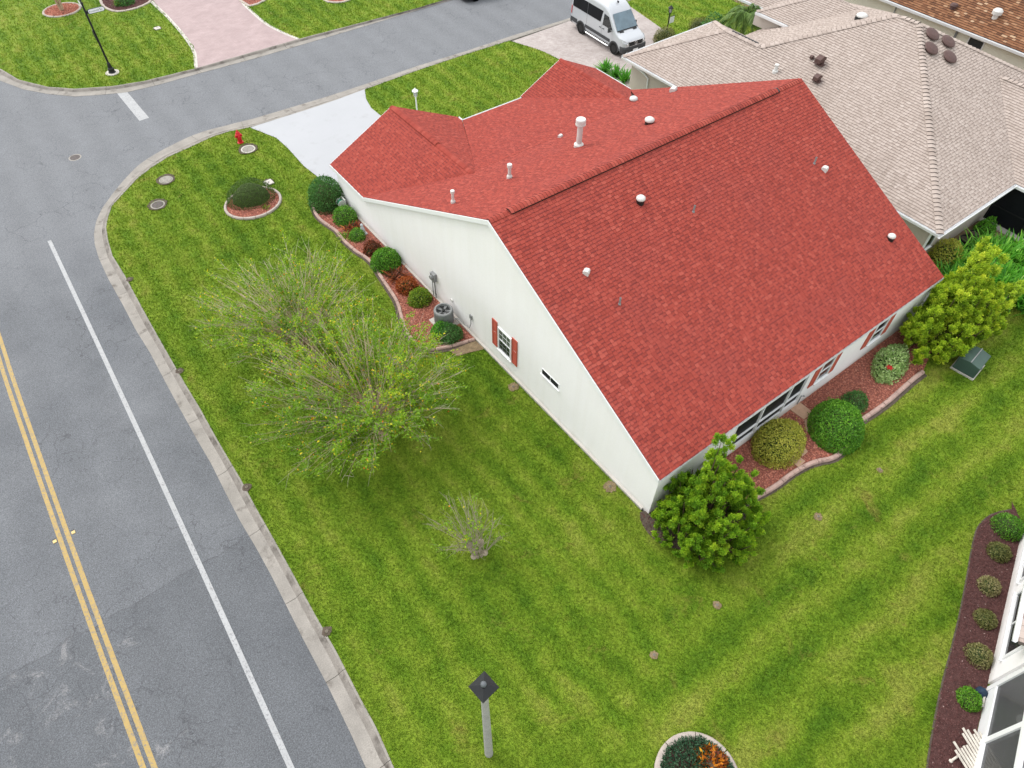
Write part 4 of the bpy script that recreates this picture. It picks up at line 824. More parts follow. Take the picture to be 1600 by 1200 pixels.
# ================================================================== the pale-roofed neighbour
H2 = thing('house', (39.0, 17.5, 0), 'beige house with a pale hipped shingle roof next to the red-roofed house', 'house')
E2, KX, KY = 2.5, 30.4, 8.25
s2 = 0.465
RX, R0, R1, RZ2 = 39.0, 16.85, 18.05, 6.5
w = MB()
def wall(mb, x0, y0, x1, y1, z1, z0=-0.3, t=0.18):
    d = Vector((x1 - x0, y1 - y0, 0)).normalized(); nn = Vector((-d.y, d.x, 0)) * t
    mb.extr([(x0, y0, z0), (x1, y1, z0), (x1, y1, z1), (x0, y0, z1)], nn)
wall(w, 30.85, 8.75, 37.35, 8.75, 2.4); wall(w, 37.35, 8.75, 37.35, 4.0, 2.4); wall(w, 30.85, 28.7, 30.85, 8.93, 2.4); wall(w, 38.05, 28.7, 31.03, 28.7, 2.4); wall(w, 38.05, 26.3, 38.05, 28.5, 2.4); wall(w, 46.9, 25.9, 38.2, 25.9, 2.4); wall(w, 47.1, 8.6, 47.1, 25.9, 2.4)
wall(w, 40.1, 25.0, 40.1, 27.3, 3.35, 2.6)
wall(w, 37.35, 4.0, 37.35, 2.4, 2.4); wall(w, 37.53, 2.4, 45.5, 2.4, 2.4); wall(w, 45.68, 2.4, 45.68, 8.5, 2.4); w.extr([(37.5, 2.42, 2.402), (45.5, 2.42, 2.402), (41.5, 2.42, 4.3)], (0, 0.15, 0))
w.obj('wall', M_stucco_b, H2)
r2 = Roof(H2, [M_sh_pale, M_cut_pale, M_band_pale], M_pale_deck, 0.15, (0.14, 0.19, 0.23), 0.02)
GX, GZ, GY0, GY1 = 34.42, 4.38, 25.15, 22.62
r2.plane([(KX, GY1, E2), (KX, KY, E2), (RX, R0, RZ2), (RX, R1, RZ2), (GX, GY1, GZ)])
r2.plane([(KX, 29.1, E2), (KX, GY1, E2), (GX, GY1, GZ), (GX, GY0, GZ)])
r2.plane([(KX, KY, E2), (47.6, KY, E2), (RX, R0, RZ2)])
r2.plane([(47.6, KY, E2), (47.6, 26.6, E2), (RX, R1, RZ2), (RX, R0, RZ2)], single=False)
r2.plane([(38.45, 26.6, E2), (47.6, 26.6, E2), (RX, R1, RZ2), (GX, GY1, GZ)], single=False)
r2.plane([(38.45, 29.1, E2), (KX, 29.1, E2), (GX, GY0, GZ)], single=False)
r2.plane([(38.45, 26.6, E2), (38.45, 29.1, E2), (GX, GY0, GZ), (GX, GY1, GZ)], single=False)
# entry wing with a higher eave
EX, EZ, EY = 39.7, 3.5, 27.1
r2.plane([(EX, EY, EZ), (EX, 24.3, EZ), (42.3, 21.6, EZ + 1.22), (42.3, 24.5, EZ + 1.22)], single=False)
r2.plane([(44.9, EY, EZ), (EX, EY, EZ), (42.3, 24.5, EZ + 1.22)], single=False)
r2.plane([(44.9, 24.3, EZ), (44.9, EY, EZ), (42.3, 24.5, EZ + 1.22), (42.3, 21.6, EZ + 1.22)], single=False)
# front right wing and rear wing
r2.plane([(42.6, 31.5, E2), (42.6, 26.2, E2), (45.1, 23.7, E2 + 1.17), (45.1, 29.0, E2 + 1.17)], single=False)
r2.plane([(36.9, KY + 0.05, E2), (36.9, 2.0, E2), (41.5, 2.0, 4.65), (41.5, 12.85, 4.65)], single=False)
r2.plane([(46.1, 2.0, E2), (46.1, KY, E2), (41.5, 12.85, 4.65), (41.5, 2.0, 4.65)], single=False)
r2.finish()
for a, b in (((KX, KY, E2), (RX, R0, RZ2)), ((47.6, KY, E2), (RX, R0, RZ2)), ((RX, R0, RZ2), (RX, R1, RZ2)), ((GX, GY1, GZ), (RX, R1, RZ2)), ((KX, 29.1, E2), (GX, GY0, GZ)), ((38.45, 29.1, E2), (GX, GY0, GZ)), ((GX, GY0, GZ), (GX, GY1, GZ)), ((EX, EY, EZ), (42.3, 24.5, EZ + 1.22)), ((41.5, 2.0, 4.65), (41.5, 12.7, 4.65))):
    r2.caps(a, b, 0.17, 0.24, 0.025, 0.05, name='hip_shingle', thick=0.03)
gutter(H2, (KX + 0.005, 29.12, E2 - 0.01), (KX + 0.005, KY, E2 - 0.01), (-1, 0, 0), w_=0.14, h_=0.14); gutter(H2, (KX - 0.13, KY - 0.005, E2 - 0.012), (36.9, KY - 0.005, E2 - 0.012), (0, -1, 0), w_=0.14, h_=0.14); gutter(H2, (36.895, KY, E2 - 0.01), (36.895, 2.0, E2 - 0.01), (-1, 0, 0), w_=0.14, h_=0.14)
gutter(H2, (EX, EY, EZ - 0.01), (EX, 24.35, EZ - 0.01), (-1, 0, 0), w_=0.14, h_=0.15); gutter(H2, (42.6, 31.5, E2), (42.6, 27.0, E2), (-1, 0, 0), w_=0.14, h_=0.15); gutter(H2, (38.4, 29.11, E2), (KX, 29.11, E2), (0, 1, 0), w_=0.12, h_=0.12)
so = MB(); so.box((30.62, 18.7, 2.33), (0.45, 20.6, 0.04)); so.box((34.0, 8.5, 2.335), (6.4, 0.5, 0.04)); so.obj('soffit', M_trim, H2)
dn = MB(); dn.tube([(30.45, 8.45, 2.3), (30.72, 8.68, 2.1), (30.76, 8.68, 0.05)], 0.05, 6); dn.obj('downspout', M_trim, H2)
dn = MB(); dn.tube([(30.4, 28.9, 2.4), (30.76, 27.6, 1.95), (30.77, 27.2, 1.8), (30.77, 27.1, 0.1)], 0.05, 6); dn.obj('downspout', M_trim, H2)
window(H2, (30.95, 8.75, 0.9), (1, 0, 0), (0, -1, 0), 0.75, 1.3, 1, 1); window(H2, (34.3, 8.75, 1.2), (1, 0, 0), (0, -1, 0), 0.62, 1.05, 1, 1)
cg = MB()   # dark screened cage behind the rear wing
for y in (8.7, 6.9, 5.0): cg.box((37.3, y, 1.2), (0.07, 0.07, 2.4))
cg.box((37.3, 6.6, 0.9), (0.05, 4.3, 0.06)); cg.box((37.3, 6.6, 2.4), (0.06, 4.3, 0.06)); cgo = cg.obj('screen_frame', M_black, H2)
for y0, y1 in ((8.66, 6.94), (6.86, 5.04)):
    for z0, z1 in ((0.04, 0.87), (0.93, 2.37)):
        p = MB(); p.box((37.31, (y0 + y1) / 2, (z0 + z1) / 2), (0.01, y0 - y1, z1 - z0)); p.obj('screen_panel', M_screen, cgo)
sl = MB(); sl.box((37.15, 6.5, 0.0), (0.5, 4.6, 0.1)); sl.obj('kerb_slab', M_concl, H2)
rv = MB(); rv.box((GX + 0.16, 23.9, GZ + 0.0), (0.10, 1.9, 0.10)); rv.obj('ridge_vent', M_black, H2)
def left2(x, y): return Vector((x, y, E2 + (x - KX) * s2 + 0.02))
def rear2(x, y): return Vector((x, y, E2 + (y - KY) * s2 + 0.02))
for x, y in ((39.1, 16.05), (39.75, 15.4), (38.27, 15.45), (39.03, 14.7)):
    p = rear2(x, y); Tf = Matrix.Translation(p) @ Matrix.Rotation(math.atan(s2), 4, 'X'); b = MB(); b.lathe([(0.3, -0.08), (0.3, 0.10)], (0, 0, 0), 16, T=Tf); b.lathe([(0.38, 0.08), (0.40, 0.10), (0.37, 0.14), (0.2, 0.185), (0.02, 0.19)], (0, 0, 0), 24, T=Tf); b.obj('roof_fan_vent', M_brownmetal, H2, False)
def goose(p, s, label):
    b = MB(); b.box(p + Vector((0, 0, 0.02)), (0.5 * s, 0.5 * s, 0.03)); b.box(p + Vector((-0.02, 0, 0.14 * s)), (0.2 * s, 0.26 * s, 0.26 * s)); b.extr([p + Vector((-0.1 * s, -0.15 * s, 0.42 * s)), p + Vector((0.14 * s, -0.15 * s, 0.3 * s)), p + Vector((0.14 * s, -0.15 * s, 0.22 * s)), p + Vector((-0.36 * s, -0.15 * s, 0.12 * s)), p + Vector((-0.36 * s, -0.15 * s, 0.3 * s))], (0, 0.3 * s, 0)); tag(b.obj('gooseneck_vent', M_brownmetal, H2), label)
def pl2(px, py): pass
goose(left2(34.97, 19.15), 1.1, 'larger brown hooded vent on the left slope'); goose(left2(34.1, 18.5), 0.9, 'lower brown hooded vent among paler replaced shingles'); goose(left2(35.03, 19.75), 0.45, 'small brown pipe boot above the hooded vents')
b = MB(); b.lathe([(0.16, -0.1), (0.15, 0.05), (0.09, 0.06), (0.09, 0.3), (0.12, 0.31), (0.12, 0.38), (0.02, 0.4)], left2(33.56, 20.76), 12); b.obj('vent_pipe', M_vent, H2)
b = MB(); b.lathe([(0.33, -0.12), (0.33, 0.14), (0.3, 0.15)], (39.25, 20.09, 5.53), 18); so_ = b.obj('solar_tube_collar', M_black, H2); b = MB(); b.lathe([(0.31, 0.15), (0.30, 0.22), (0.2, 0.30), (0.02, 0.33)], (39.25, 20.09, 5.53), 18); b.obj('solar_tube_dome', M_vent, H2, True)

# ================================================================== the brown-roofed house behind
H3 = thing('house', (55.0, 19.0, 0), 'cream house with a brown shingle roof behind the pale-roofed house', 'house')
w = MB(); wall(w, 50.9, 40.0, 50.9, 2.0, 2.55); w.obj('wall', M_stucco_c, H3)
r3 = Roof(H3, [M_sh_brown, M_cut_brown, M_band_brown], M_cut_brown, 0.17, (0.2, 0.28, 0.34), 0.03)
r3.plane([(50.45, 42.0, 2.55), (50.45, 1.0, 2.55), (62.0, 1.0, 8.1), (62.0, 42.0, 8.1)], single=True); r3.finish()
gutter(H3, (50.45, 42.0, 2.53), (50.45, 1.0, 2.53), (-1, 0, 0), w_=0.15, h_=0.16); so = MB(); so.box((50.68, 21.5, 2.36), (0.42, 41, 0.04)); so.obj('soffit', M_trim, H3)
window(H3, (50.9, 18.55, 1.5), (0, -1, 0), (-1, 0, 0), 1.05, 0.68, 1, 1)
dn = MB(); dn.box((50.83, 19.4, 1.2), (0.1, 0.12, 2.3)); dn.obj('downspout', M_grey, H3); dn = MB(); dn.box((50.84, 23.9, 1.2), (0.05, 0.06, 2.3)); dn.obj('downspout', M_grey, H3)
def left3(x, y): return Vector((x, y, 2.55 + (x - 50.45) * 0.4805 + 0.02))
b = MB(); b.lathe([(0.16, -0.1), (0.16, 0.2), (0.29, 0.22), (0.3, 0.42), (0.2, 0.52), (0.02, 0.56)], left3(51.84, 18.04), 16); b.obj('roof_turbine_vent', M_vent, H3, False)
b = MB(); b.lathe([(0.2, -0.1), (0.2, 0.12), (0.26, 0.14), (0.2, 0.24), (0.02, 0.27)], left3(51.5, 20.6), 14); b.obj('roof_vent', M_brownmetal, H3, False)

# ================================================================== the white house with the screened porch
P4, D4 = Vector((13.9, -4.35, 0)), Vector((0.945, 0.3275, 0)).normalized(); N4 = Vector((-D4.y, D4.x, 0))
H4 = thing('house', (17.5, -5.0, 0), 'white house corner with a screened porch beside the dark mulch bed', 'house')
def p4(s_, o_, z): return P4 + D4 * s_ + N4 * o_ + Vector((0, 0, z))
w = MB()
w.extr([p4(1.78, 0, -0.3), p4(7.9, 0, -0.3), p4(7.9, 0, 2.4), p4(1.78, 0, 2.4)], N4 * -0.18); w.extr([p4(7.9, 0, -0.3), p4(7.9, -8, -0.3), p4(7.9, -8, 2.4), p4(7.9, 0, 2.4)], D4 * -0.18); w.extr([p4(1.6, -3.2, -0.3), p4(1.6, -0.1, -0.3), p4(1.6, -0.1, 2.4), p4(1.6, -3.2, 2.4)], D4 * 0.17)
w.extr([p4(-6, -3.2, -0.3), p4(1.6, -3.2, -0.3), p4(1.6, -3.2, 2.4), p4(-6, -3.2, 2.4)], N4 * -0.18); w.obj('wall', M_stucco, H4)
window(H4, p4(2.35, 0, 0.66), D4, N4, 2.5, 1.45, 2, 1, fw=0.09); window(H4, p4(5.3, 0, 0.66), D4, N4, 2.3, 1.45, 2, 1, fw=0.09)
window(H4, p4(-2.8, -3.2, 0.1), D4, N4, 2.4, 2.0, 2, 1, fw=0.09)
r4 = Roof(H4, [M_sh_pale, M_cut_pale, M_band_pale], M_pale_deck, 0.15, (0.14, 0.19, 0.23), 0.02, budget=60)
r4.plane([p4(2.05, 0.42, 2.36), p4(8.3, 0.42, 2.36), p4(8.3, -6, 5.3), p4(2.05, -6, 5.3)], single=False); r4.finish()
gutter(H4, p4(2.05, 0.42, 2.35), p4(8.3, 0.42, 2.35), N4, w_=0.13, h_=0.13)
fr4 = MB()
def bar4(a, b, wd, dp, z0, z1): fr4.extr([p4(a, 0.0, z0), p4(b, 0.0, z0), p4(b, 0.0, z1), p4(a, 0.0, z1)], N4 * -dp)
for s_ in (1.55, -0.3, -2.2, -4.1): bar4(s_ - 0.07, s_ + 0.09, 0, 0.14, 0.0, 2.6)
for a, b in ((-0.21, 1.48), (-2.11, -0.37), (-4.01, -2.27)):
    bar4(a, b, 0, 0.1, 2.42, 2.6); bar4(a, b, 0, 0.12, 0.50, 0.60)
pf = fr4.obj('porch_frame', M_trim, H4)
for a, b in ((-0.21, 1.48), (-2.11, -0.37), (-4.01, -2.27)):
    k = MB(); k.extr([p4(a, -0.05, 0.6), p4(b, -0.05, 0.6), p4(b, -0.05, 2.42), p4(a, -0.05, 2.42)], N4 * -0.004); k.obj('screen_panel', M_mesh, pf)
    k = MB(); k.extr([p4(a, -0.02, -0.1), p4(b, -0.02, -0.1), p4(b, -0.02, 0.495), p4(a, -0.02, 0.495)], N4 * -0.06); k.obj('kick_panel', M_trim, pf)
fl = MB(); fl.extr([p4(-6, -3.1, -0.1), p4(1.6, -3.1, -0.1), p4(1.6, -0.14, -0.1), p4(-6, -0.14, -0.1)], (0, 0, 0.16)); fl.obj('porch_floor', mat('porch_floor_paint', (0.30, 0.305, 0.30), 0.8, 0.08, 2), H4)
cn = MB(); cn.extr([p4(0.9, 0.02, 0.0), p4(1.5, 0.02, 0.0), p4(1.5, 0.02, 0.14), p4(0.9, 0.02, 0.14)], N4 * 0.05); cn.obj('footing', M_concl, H4)
#PART3
# ------------------------------------------------------------------ plants
def mound(loc, rx, ry, rz, n, L, W, lm, label, cat='shrub', name='shrub', seed=1, lumpy=0.17, lk=3.4, z0=0.0, rot=0.0, up=0.35, group=None, stems=None, val=(0.0, 1.0), vp=0.35, flat=1.0, deep=0.25, squash=None):
    """clipped or natural shrub: thousands of single leaves over an uneven dome, twigs inside"""
    loc = tuple(loc); e = thing(name, (loc[0], loc[1], z0), label, cat, group); r = np.random.default_rng(seed)
    d = unit(r.normal(size=(n, 3))); d[:, 2] = np.abs(d[:, 2]) * flat - 0.12; d = unit(d)
    lu = lump(d, seed + 5, lk); rad = (1 + lumpy * lu) * (1 - deep * r.random(n) ** 2.2) * (1 + np.where(r.random(n) < 0.05, r.uniform(0, 0.12, n), 0))
    Pt = d * rad[:, None] * np.array([rx, ry, rz])
    if squash: Pt[:, 2] = np.minimum(Pt[:, 2], rz * squash + r.normal(0, 0.02, n))
    Nn = unit(d / np.array([rx, ry, rz])); Dd = unit(Nn * up + r.normal(size=(n, 3)) * 0.55 + np.array([0, 0, 0.25])); Nl = unit(Nn + r.normal(size=(n, 3)) * 0.5)
    co, si = math.cos(rot), math.sin(rot); Rm = np.array([[co, -si, 0], [si, co, 0], [0, 0, 1]])
    Pt, Dd, Nl = Pt @ Rm.T, Dd @ Rm.T, Nl @ Rm.T
    Pt += np.array([loc[0], loc[1], z0 + 0.02]); Pt[:, 2] = np.maximum(Pt[:, 2], z0 + 0.03)
    v = np.clip(val[0] + (val[1] - val[0]) * (r.beta(2, 2, n) * (1 - vp) + vp * (0.5 + 0.5 * lump(d, seed + 9, lk * 2))), 0, 1)
    V, F, A = leaves(Pt, Dd, Nl, L * r.uniform(0.6, 1.3, n), W * r.uniform(0.7, 1.3, n), v)
    np_mesh('leaves', V, F, lm, A, e)
    u = np.linspace(0, 2 * math.pi, 21)[:-1]; vs, k = [], 20; mb = MB()
    for j, t in enumerate(np.linspace(0, math.pi / 2 * 0.97, 7)):
        for a in u:
            dd = np.array([math.cos(a) * math.cos(t), math.sin(a) * math.cos(t), math.sin(t)]); q = dd * 0.78 * (1 + lumpy * float(lump(dd[None], seed + 5, lk)[0])) * np.array([rx, ry, rz])
            if squash: q[2] = min(q[2], rz * squash * 0.9)
            q = Rm @ q; vs.append((q[0] + loc[0], q[1] + loc[1], q[2] + z0 + 0.0))
    mb.add(vs, [(j * k + i, j * k + (i + 1) % k, (j + 1) * k + (i + 1) % k, (j + 1) * k + i) for j in range(6) for i in range(k)] + [tuple(range(6 * k, 7 * k))]); mb.obj('twigs', stems or M_darkstem, e)
    return e
def spiky(loc, n, L, W, lm, label, cat='plant', name='plant', seed=1, z0=0.0, spread=0.9, group=None, segs=4, val=(0, 1), base=0.05, droop=0.8, elong=(1, 1)):
    """strap-leaved plant: arching blades from a common base"""
    loc = tuple(loc); e = thing(name, (loc[0], loc[1], z0), label, cat, group); r = np.random.default_rng(seed)
    az = r.uniform(0, 6.283, n); el = np.clip(r.normal(1.57 - spread * 0.6, spread * 0.35, n), 0.15, 1.5); ln = L * r.uniform(0.6, 1.15, n)
    rr = np.sqrt(r.random(n)) * base; a2 = r.uniform(0, 6.28, n)
    O = np.stack([loc[0] + rr * np.cos(a2) * elong[0], loc[1] + rr * np.sin(a2) * elong[1], np.full(n, z0)], 1)
    h = np.stack([np.cos(az), np.sin(az), 0 * az], 1); s = np.stack([-np.sin(az), np.cos(az), 0 * az], 1)
    t = np.linspace(0, 1, segs + 1); V = []
    for q in t:
        ang = el - droop * q ** 1.5 * 1.3; p = h * (ln * q * np.cos(el) * 1.0)[:, None] + np.stack([0 * az, 0 * az, ln * (q * np.sin(el) - droop * 0.42 * q ** 2.2)], 1)
        wd_ = W * (0.45 + 0.55 * math.sin(math.pi * min(q * 1.5 + 0.1, 1) * 0.5)) * (1 - q ** 3 * 0.95); P = O + p; V += [P + s * wd_, P - s * wd_]
    V = np.stack(V, 1); k = V.shape[1]; V[..., 2] = np.maximum(V[..., 2], z0 + 0.015)
    F = (np.arange(n) * k)[:, None, None] + np.array([(2 * i, 2 * i + 1, 2 * i + 3, 2 * i + 2) for i in range(segs)])[None]
    v = np.clip(val[0] + (val[1] - val[0]) * r.beta(2, 2, n), 0.005, 1); vv = np.repeat(v, k).reshape(n, k) * np.linspace(0.65, 1.1, k)[None]
    np_mesh('leaves', V.reshape(-1, 3), F.reshape(-1, 4), lm, np.clip(vv, 0.005, 1).ravel(), e); return e

def juniper(loc, lobes, n_per, lm, label, seed, trunk_h, L=0.085, W=0.020):
    e = thing('juniper', (loc[0], loc[1], 0), label, 'tree', None); r = np.random.default_rng(seed); parts = []; wood = MB()
    wood.tube([(loc[0], loc[1], -0.1), (loc[0] + 0.05, loc[1], trunk_h * 0.5), (loc[0], loc[1] + 0.05, trunk_h)], [0.14, 0.11, 0.07], 8)
    limb = MB()
    for (x, y, z, ax, ay, az, ln, rad) in lobes:
        b = np.array([loc[0] + x, loc[1] + y, z]); ax_ = unit(np.array([ax, ay, az], float)); n = int(n_per * ln * rad * 2.2)
        limb.tube([(loc[0], loc[1], min(trunk_h * 0.6, z + 0.2)), tuple(b * 0.5 + np.array([loc[0], loc[1], z]) * 0.5), tuple(b), tuple(b + ax_ * ln * 0.8)], [0.06, 0.045, 0.035, 0.01], 5)
        o1 = unit(np.cross(ax_, [0.3, 0.9, 0.1])); o2 = np.cross(ax_, o1)
        # a lobe is many plume tips
        m = max(6, int(ln * rad * 30)); tt = r.uniform(0.02, 0.92, m); aa = r.uniform(0, 6.28, m); pr = rad * np.sin(math.pi * np.clip(tt * 0.86 + 0.10, 0, 1)) ** 0.8 * r.uniform(0.55, 1.05, m)
        C = b + ax_ * (tt * ln)[:, None] + (o1 * np.cos(aa)[:, None] + o2 * np.sin(aa)[:, None]) * pr[:, None]
        outd = unit(o1 * np.cos(aa)[:, None] + o2 * np.sin(aa)[:, None]); tipd = unit(ax_ * 0.8 + outd * 0.55 + np.array([0, 0, 0.45]))
        per = max(8, n // m); s = np.repeat(np.arange(m), per); q = len(s)
        off = r.normal(size=(q, 3)) * rad * 0.13; al = r.uniform(-0.10, 0.16, q) * max(0.6, rad * 2.0)
        Pt = C[s] + off + tipd[s] * al[:, None]; D = unit(tipd[s] + r.normal(size=(q, 3)) * 0.45); Nl = outd[s] + np.array([0, 0, 0.6]) + r.normal(0, 0.35, (q, 3))
        tone = r.normal(0.46, 0.14, m)[s] + al * 1.6 + r.normal(0, 0.13, q) + 0.10 * (tt[s] - 0.4)
        parts.append(leaves(Pt, D, Nl, L * r.uniform(0.6, 1.3, q), W * r.uniform(0.7, 1.3, q), np.clip(tone, 0.01, 1)))
    V, F, A = join(parts); V[:, 2] = np.maximum(V[:, 2], 0.04)
    wood.obj('trunk', M_bstem, e); limb.obj('limb', M_bstem, e); np_mesh('crown', V, F, lm, A, e); return e
J1 = (12.55, 5.35)
lob = []
rj = np.random.default_rng(3)
for i in range(46):
    a = rj.uniform(0, 6.28); rr = 1.55 * math.sqrt(rj.random()); x, y = rr * math.cos(a), rr * math.sin(a) - 0.15; inn = 1 - rr / 1.7
    lob.append((x, y, 0.15 + 0.7 * rj.random() * inn, x * 0.22, y * 0.22, 1.0, 0.9 + 2.1 * inn * rj.uniform(0.75, 1.2), 0.23 + 0.11 * rj.random()))
lob += [(0.1, 0.3, 1.5, 0.03, 0.06, 1, 3.3, 0.30), (0.45, 0.35, 1.3, 0.10, 0.04, 1, 2.9, 0.27), (-0.35, 0.3, 1.0, -0.08, 0.05, 1, 2.4, 0.27), (0.8, 0.0, 0.9, 0.18, 0, 1, 2.4, 0.26), (-0.8, 0.2, 0.6, -0.16, 0.05, 1, 1.8, 0.25), (0.2, -0.4, 0.8, 0.05, -0.1, 1, 2.3, 0.28), (1.15, -0.3, 0.5, 0.25, 0, 1, 1.8, 0.25)]
for i in range(16):
    a = i / 16 * 6.28 + rj.uniform(-0.2, 0.2); lob.append((1.4 * math.cos(a), 1.35 * math.sin(a) - 0.15, 0.12, math.cos(a), math.sin(a), 0.9, 0.8, 0.24))
juniper(J1, lob, 4200, L_jun, 'bright green flame-shaped juniper at the near corner of the white house', 5, 2.6, 0.07, 0.017)
J2 = (28.0, 5.35)
lob = []
for i in range(48):
    a = rj.uniform(0, 6.28); rr = 2.5 * math.sqrt(rj.random()); x, y = rr * math.cos(a) * 1.1, rr * math.sin(a) * 0.5; inn = 1 - rr / 2.6
    lob.append((x, y, 0.2 + 0.8 * rj.random() * inn, x * 0.28, y * 0.25, 1.0, 0.9 + 1.7 * inn * rj.uniform(0.8, 1.3) + 0.2, 0.24 + 0.13 * rj.random()))
lob += [(0.2, 0.3, 1.2, 0.2, 0.1, 1, 3.0, 0.42), (0.9, 0.5, 1.2, 0.5, 0.2, 1, 2.8, 0.42), (-0.6, 0.2, 0.9, -0.15, 0.0, 1, 2.2, 0.48), (-1.4, 0.2, 0.6, -0.2, 0.1, 1, 1.7, 0.42), (-2.0, -0.1, 0.4, -0.2, 0.1, 1, 1.5, 0.36), (1.6, 0.3, 1.0, 0.75, 0.1, 0.8, 2.4, 0.40), (1.2, -0.6, 0.9, 1.2, -0.2, 0.45, 2.6, 0.30), (2.3, -0.6, 0.6, 1, -0.2, 0.6, 1.8, 0.36)]
juniper(J2, lob, 3000, L_jun2, 'large yellow-green juniper with leaning plumes beside the green utility box', 6, 2.4, 0.085, 0.021)

M_twig2 = mat('dull_grey_twig', (0.29, 0.245, 0.18), 0.85, 0.2, 3)
def crepe(loc, label, seed, nwhip, reach, top, leafn, bare, cx=(0, 0), z0=0.9, zb=0.6, trunk=0.17, cat='tree', name='crepe_myrtle', leaf=L_crepe, wood=M_bark, low=0.15, twigr=0.0085, twm=None):
    """pollarded small tree: short fluted trunk with knuckles, long straight whips, sparse leaves"""
    e = thing(name, (loc[0], loc[1], 0), label, cat); r = np.random.default_rng(seed)
    tr = MB(); knobs = []
    for k in range(4):
        a = k * 1.57 + 0.5; kx, ky = loc[0] + math.cos(a) * 0.28 + cx[0] * 0.1, loc[1] + math.sin(a) * 0.28 + cx[1] * 0.1; kz = z0 * r.uniform(0.85, 1.25)
        tr.tube([(loc[0] + math.cos(a) * 0.07, loc[1] + math.sin(a) * 0.07, -0.1), (loc[0] + math.cos(a) * 0.12, loc[1] + math.sin(a) * 0.12, zb * 0.5), (kx * 0.6 + loc[0] * 0.4, ky * 0.6 + loc[1] * 0.4, zb), (kx, ky, kz)], [trunk * 0.75, trunk * 0.55, trunk * 0.42, trunk * 0.5], 8); knobs.append((kx, ky, kz))
        tr.lathe([(0.02, -0.09), (0.1, -0.04), (0.11, 0.03), (0.06, 0.09), (0.01, 0.1)], (kx, ky, kz), 8)
    tr.obj('trunk', wood, e)
    wh = MB(); tw = MB(); LP, LD = [], []
    for i in range(nwhip):
        k = knobs[r.integers(4)]; az = r.uniform(0, 6.283); rr = math.sqrt(r.uniform(low, 1.0)); R = reach * rr
        end = np.array([loc[0] + cx[0] + math.cos(az) * R, loc[1] + cx[1] + math.sin(az) * R, z0 + (top - z0) * (1 - 0.55 * rr ** 2) * r.uniform(0.72, 1.08)])
        st = np.array(k); mid = st + (end - st) * 0.5 + np.array([0, 0, 0.12 * reach * rr]) + r.normal(0, 0.08, 3)
        pts = [st * (1 - t) ** 2 + 2 * t * (1 - t) * mid + t * t * end for t in np.linspace(0, 1, 6)]
        wh.tube(pts, [twigr * 1.5, twigr * 1.3, twigr * 1.1, twigr * 0.9, twigr * 0.7, twigr * 0.4], 3, cap=False)
        for j in range(r.integers(5, 10)):
            t = r.uniform(0.3, 1.0); p = st * (1 - t) ** 2 + 2 * t * (1 - t) * mid + t * t * end; d = unit((end - st) * 0.5 + r.normal(0, 1, 3) * np.array([1, 1, 0.6]) * reach * 0.22); ln = r.uniform(0.2, 0.75) * (0.6 + reach / 7)
            q = p + d * ln + np.array([0, 0, -0.05]); tw.tube([p, p * 0.5 + q * 0.5 + np.array([0, 0, 0.03]), q], [twigr * 0.6, twigr * 0.45, twigr * 0.25], 3, cap=False)
            if r.random() > bare(q):
                m = r.integers(18, 46); tt = r.uniform(0.15, 1.1, m); LP.append(p + (q - p) * tt[:, None]); LD.append(np.repeat(d[None], m, 0))
    wh.obj('whips', wood, e)['kind'] = 'stuff'; tw.obj('twigs', twm or M_twig, e)['kind'] = 'stuff'
    P = np.concatenate(LP); D = np.concatenate(LD)
    if len(P) > leafn: k = r.permutation(len(P))[:leafn]; P, D = P[k], D[k]
    k = ~((P[:, 2] < 1.7) & (np.hypot(P[:, 0] - loc[0], P[:, 1] - loc[1]) < 1.1)) if reach > 3 else np.ones(len(P), bool); P, D = P[k], D[k]
    n = len(P); P = P + r.normal(0, 0.06, (n, 3)); patch = 0.5 + 0.5 * lump(unit(P - np.array([loc[0], loc[1], 0])), seed + 3, 5.0)
    D = unit(D * 0.4 + r.normal(0, 0.8, (n, 3))); N = unit(np.array([0, 0, 1.0]) + r.normal(0, 0.6, (n, 3)))
    v = np.clip(r.beta(2, 2.4, n) * 0.62 + 0.75 * (patch - 0.42), 0.01, 0.9); odd = r.random(n) < 0.05; v[odd] = r.uniform(0.86, 1.0, odd.sum())
    V, F, A = leaves(P, D, N, 0.105 * r.uniform(0.6, 1.3, n), 0.029 * r.uniform(0.7, 1.2, n), v); np_mesh('leaves', V, F, leaf, A, e); return e
crepe((5.45, 15.15), 'leafy crepe myrtle with pale fanned whips in the middle of the side lawn', 21, 230, 4.1, 4.2, 31000, lambda q: 0.52, cx=(-0.4, 1.15), trunk=0.25)
crepe((5.1, 20.4), 'half-bare twiggy crepe myrtle behind the leafy one, towards the corner', 22, 190, 3.7, 3.4, 13000, lambda q: 0.72, cx=(-0.2, 1.6), low=0.02)
crepe((5.55, 8.95), 'small bare grey-twigged shrub alone on the side lawn', 23, 54, 1.3, 2.5, 300, lambda q: 0.9, z0=0.35, zb=0.2, trunk=0.09, cat='shrub', name='bare_shrub', wood=M_twig2, twigr=0.008, low=0.02, cx=(-0.1, 0.6), twm=M_twig2)
crepe((5.78, 62.17, 0)[:2], 'small bare tree with several pale trunks in the round far bed', 24, 40, 1.8, 3.2, 1500, lambda q: 0.3, z0=1.2, zb=0.8, trunk=0.14, name='small_tree')

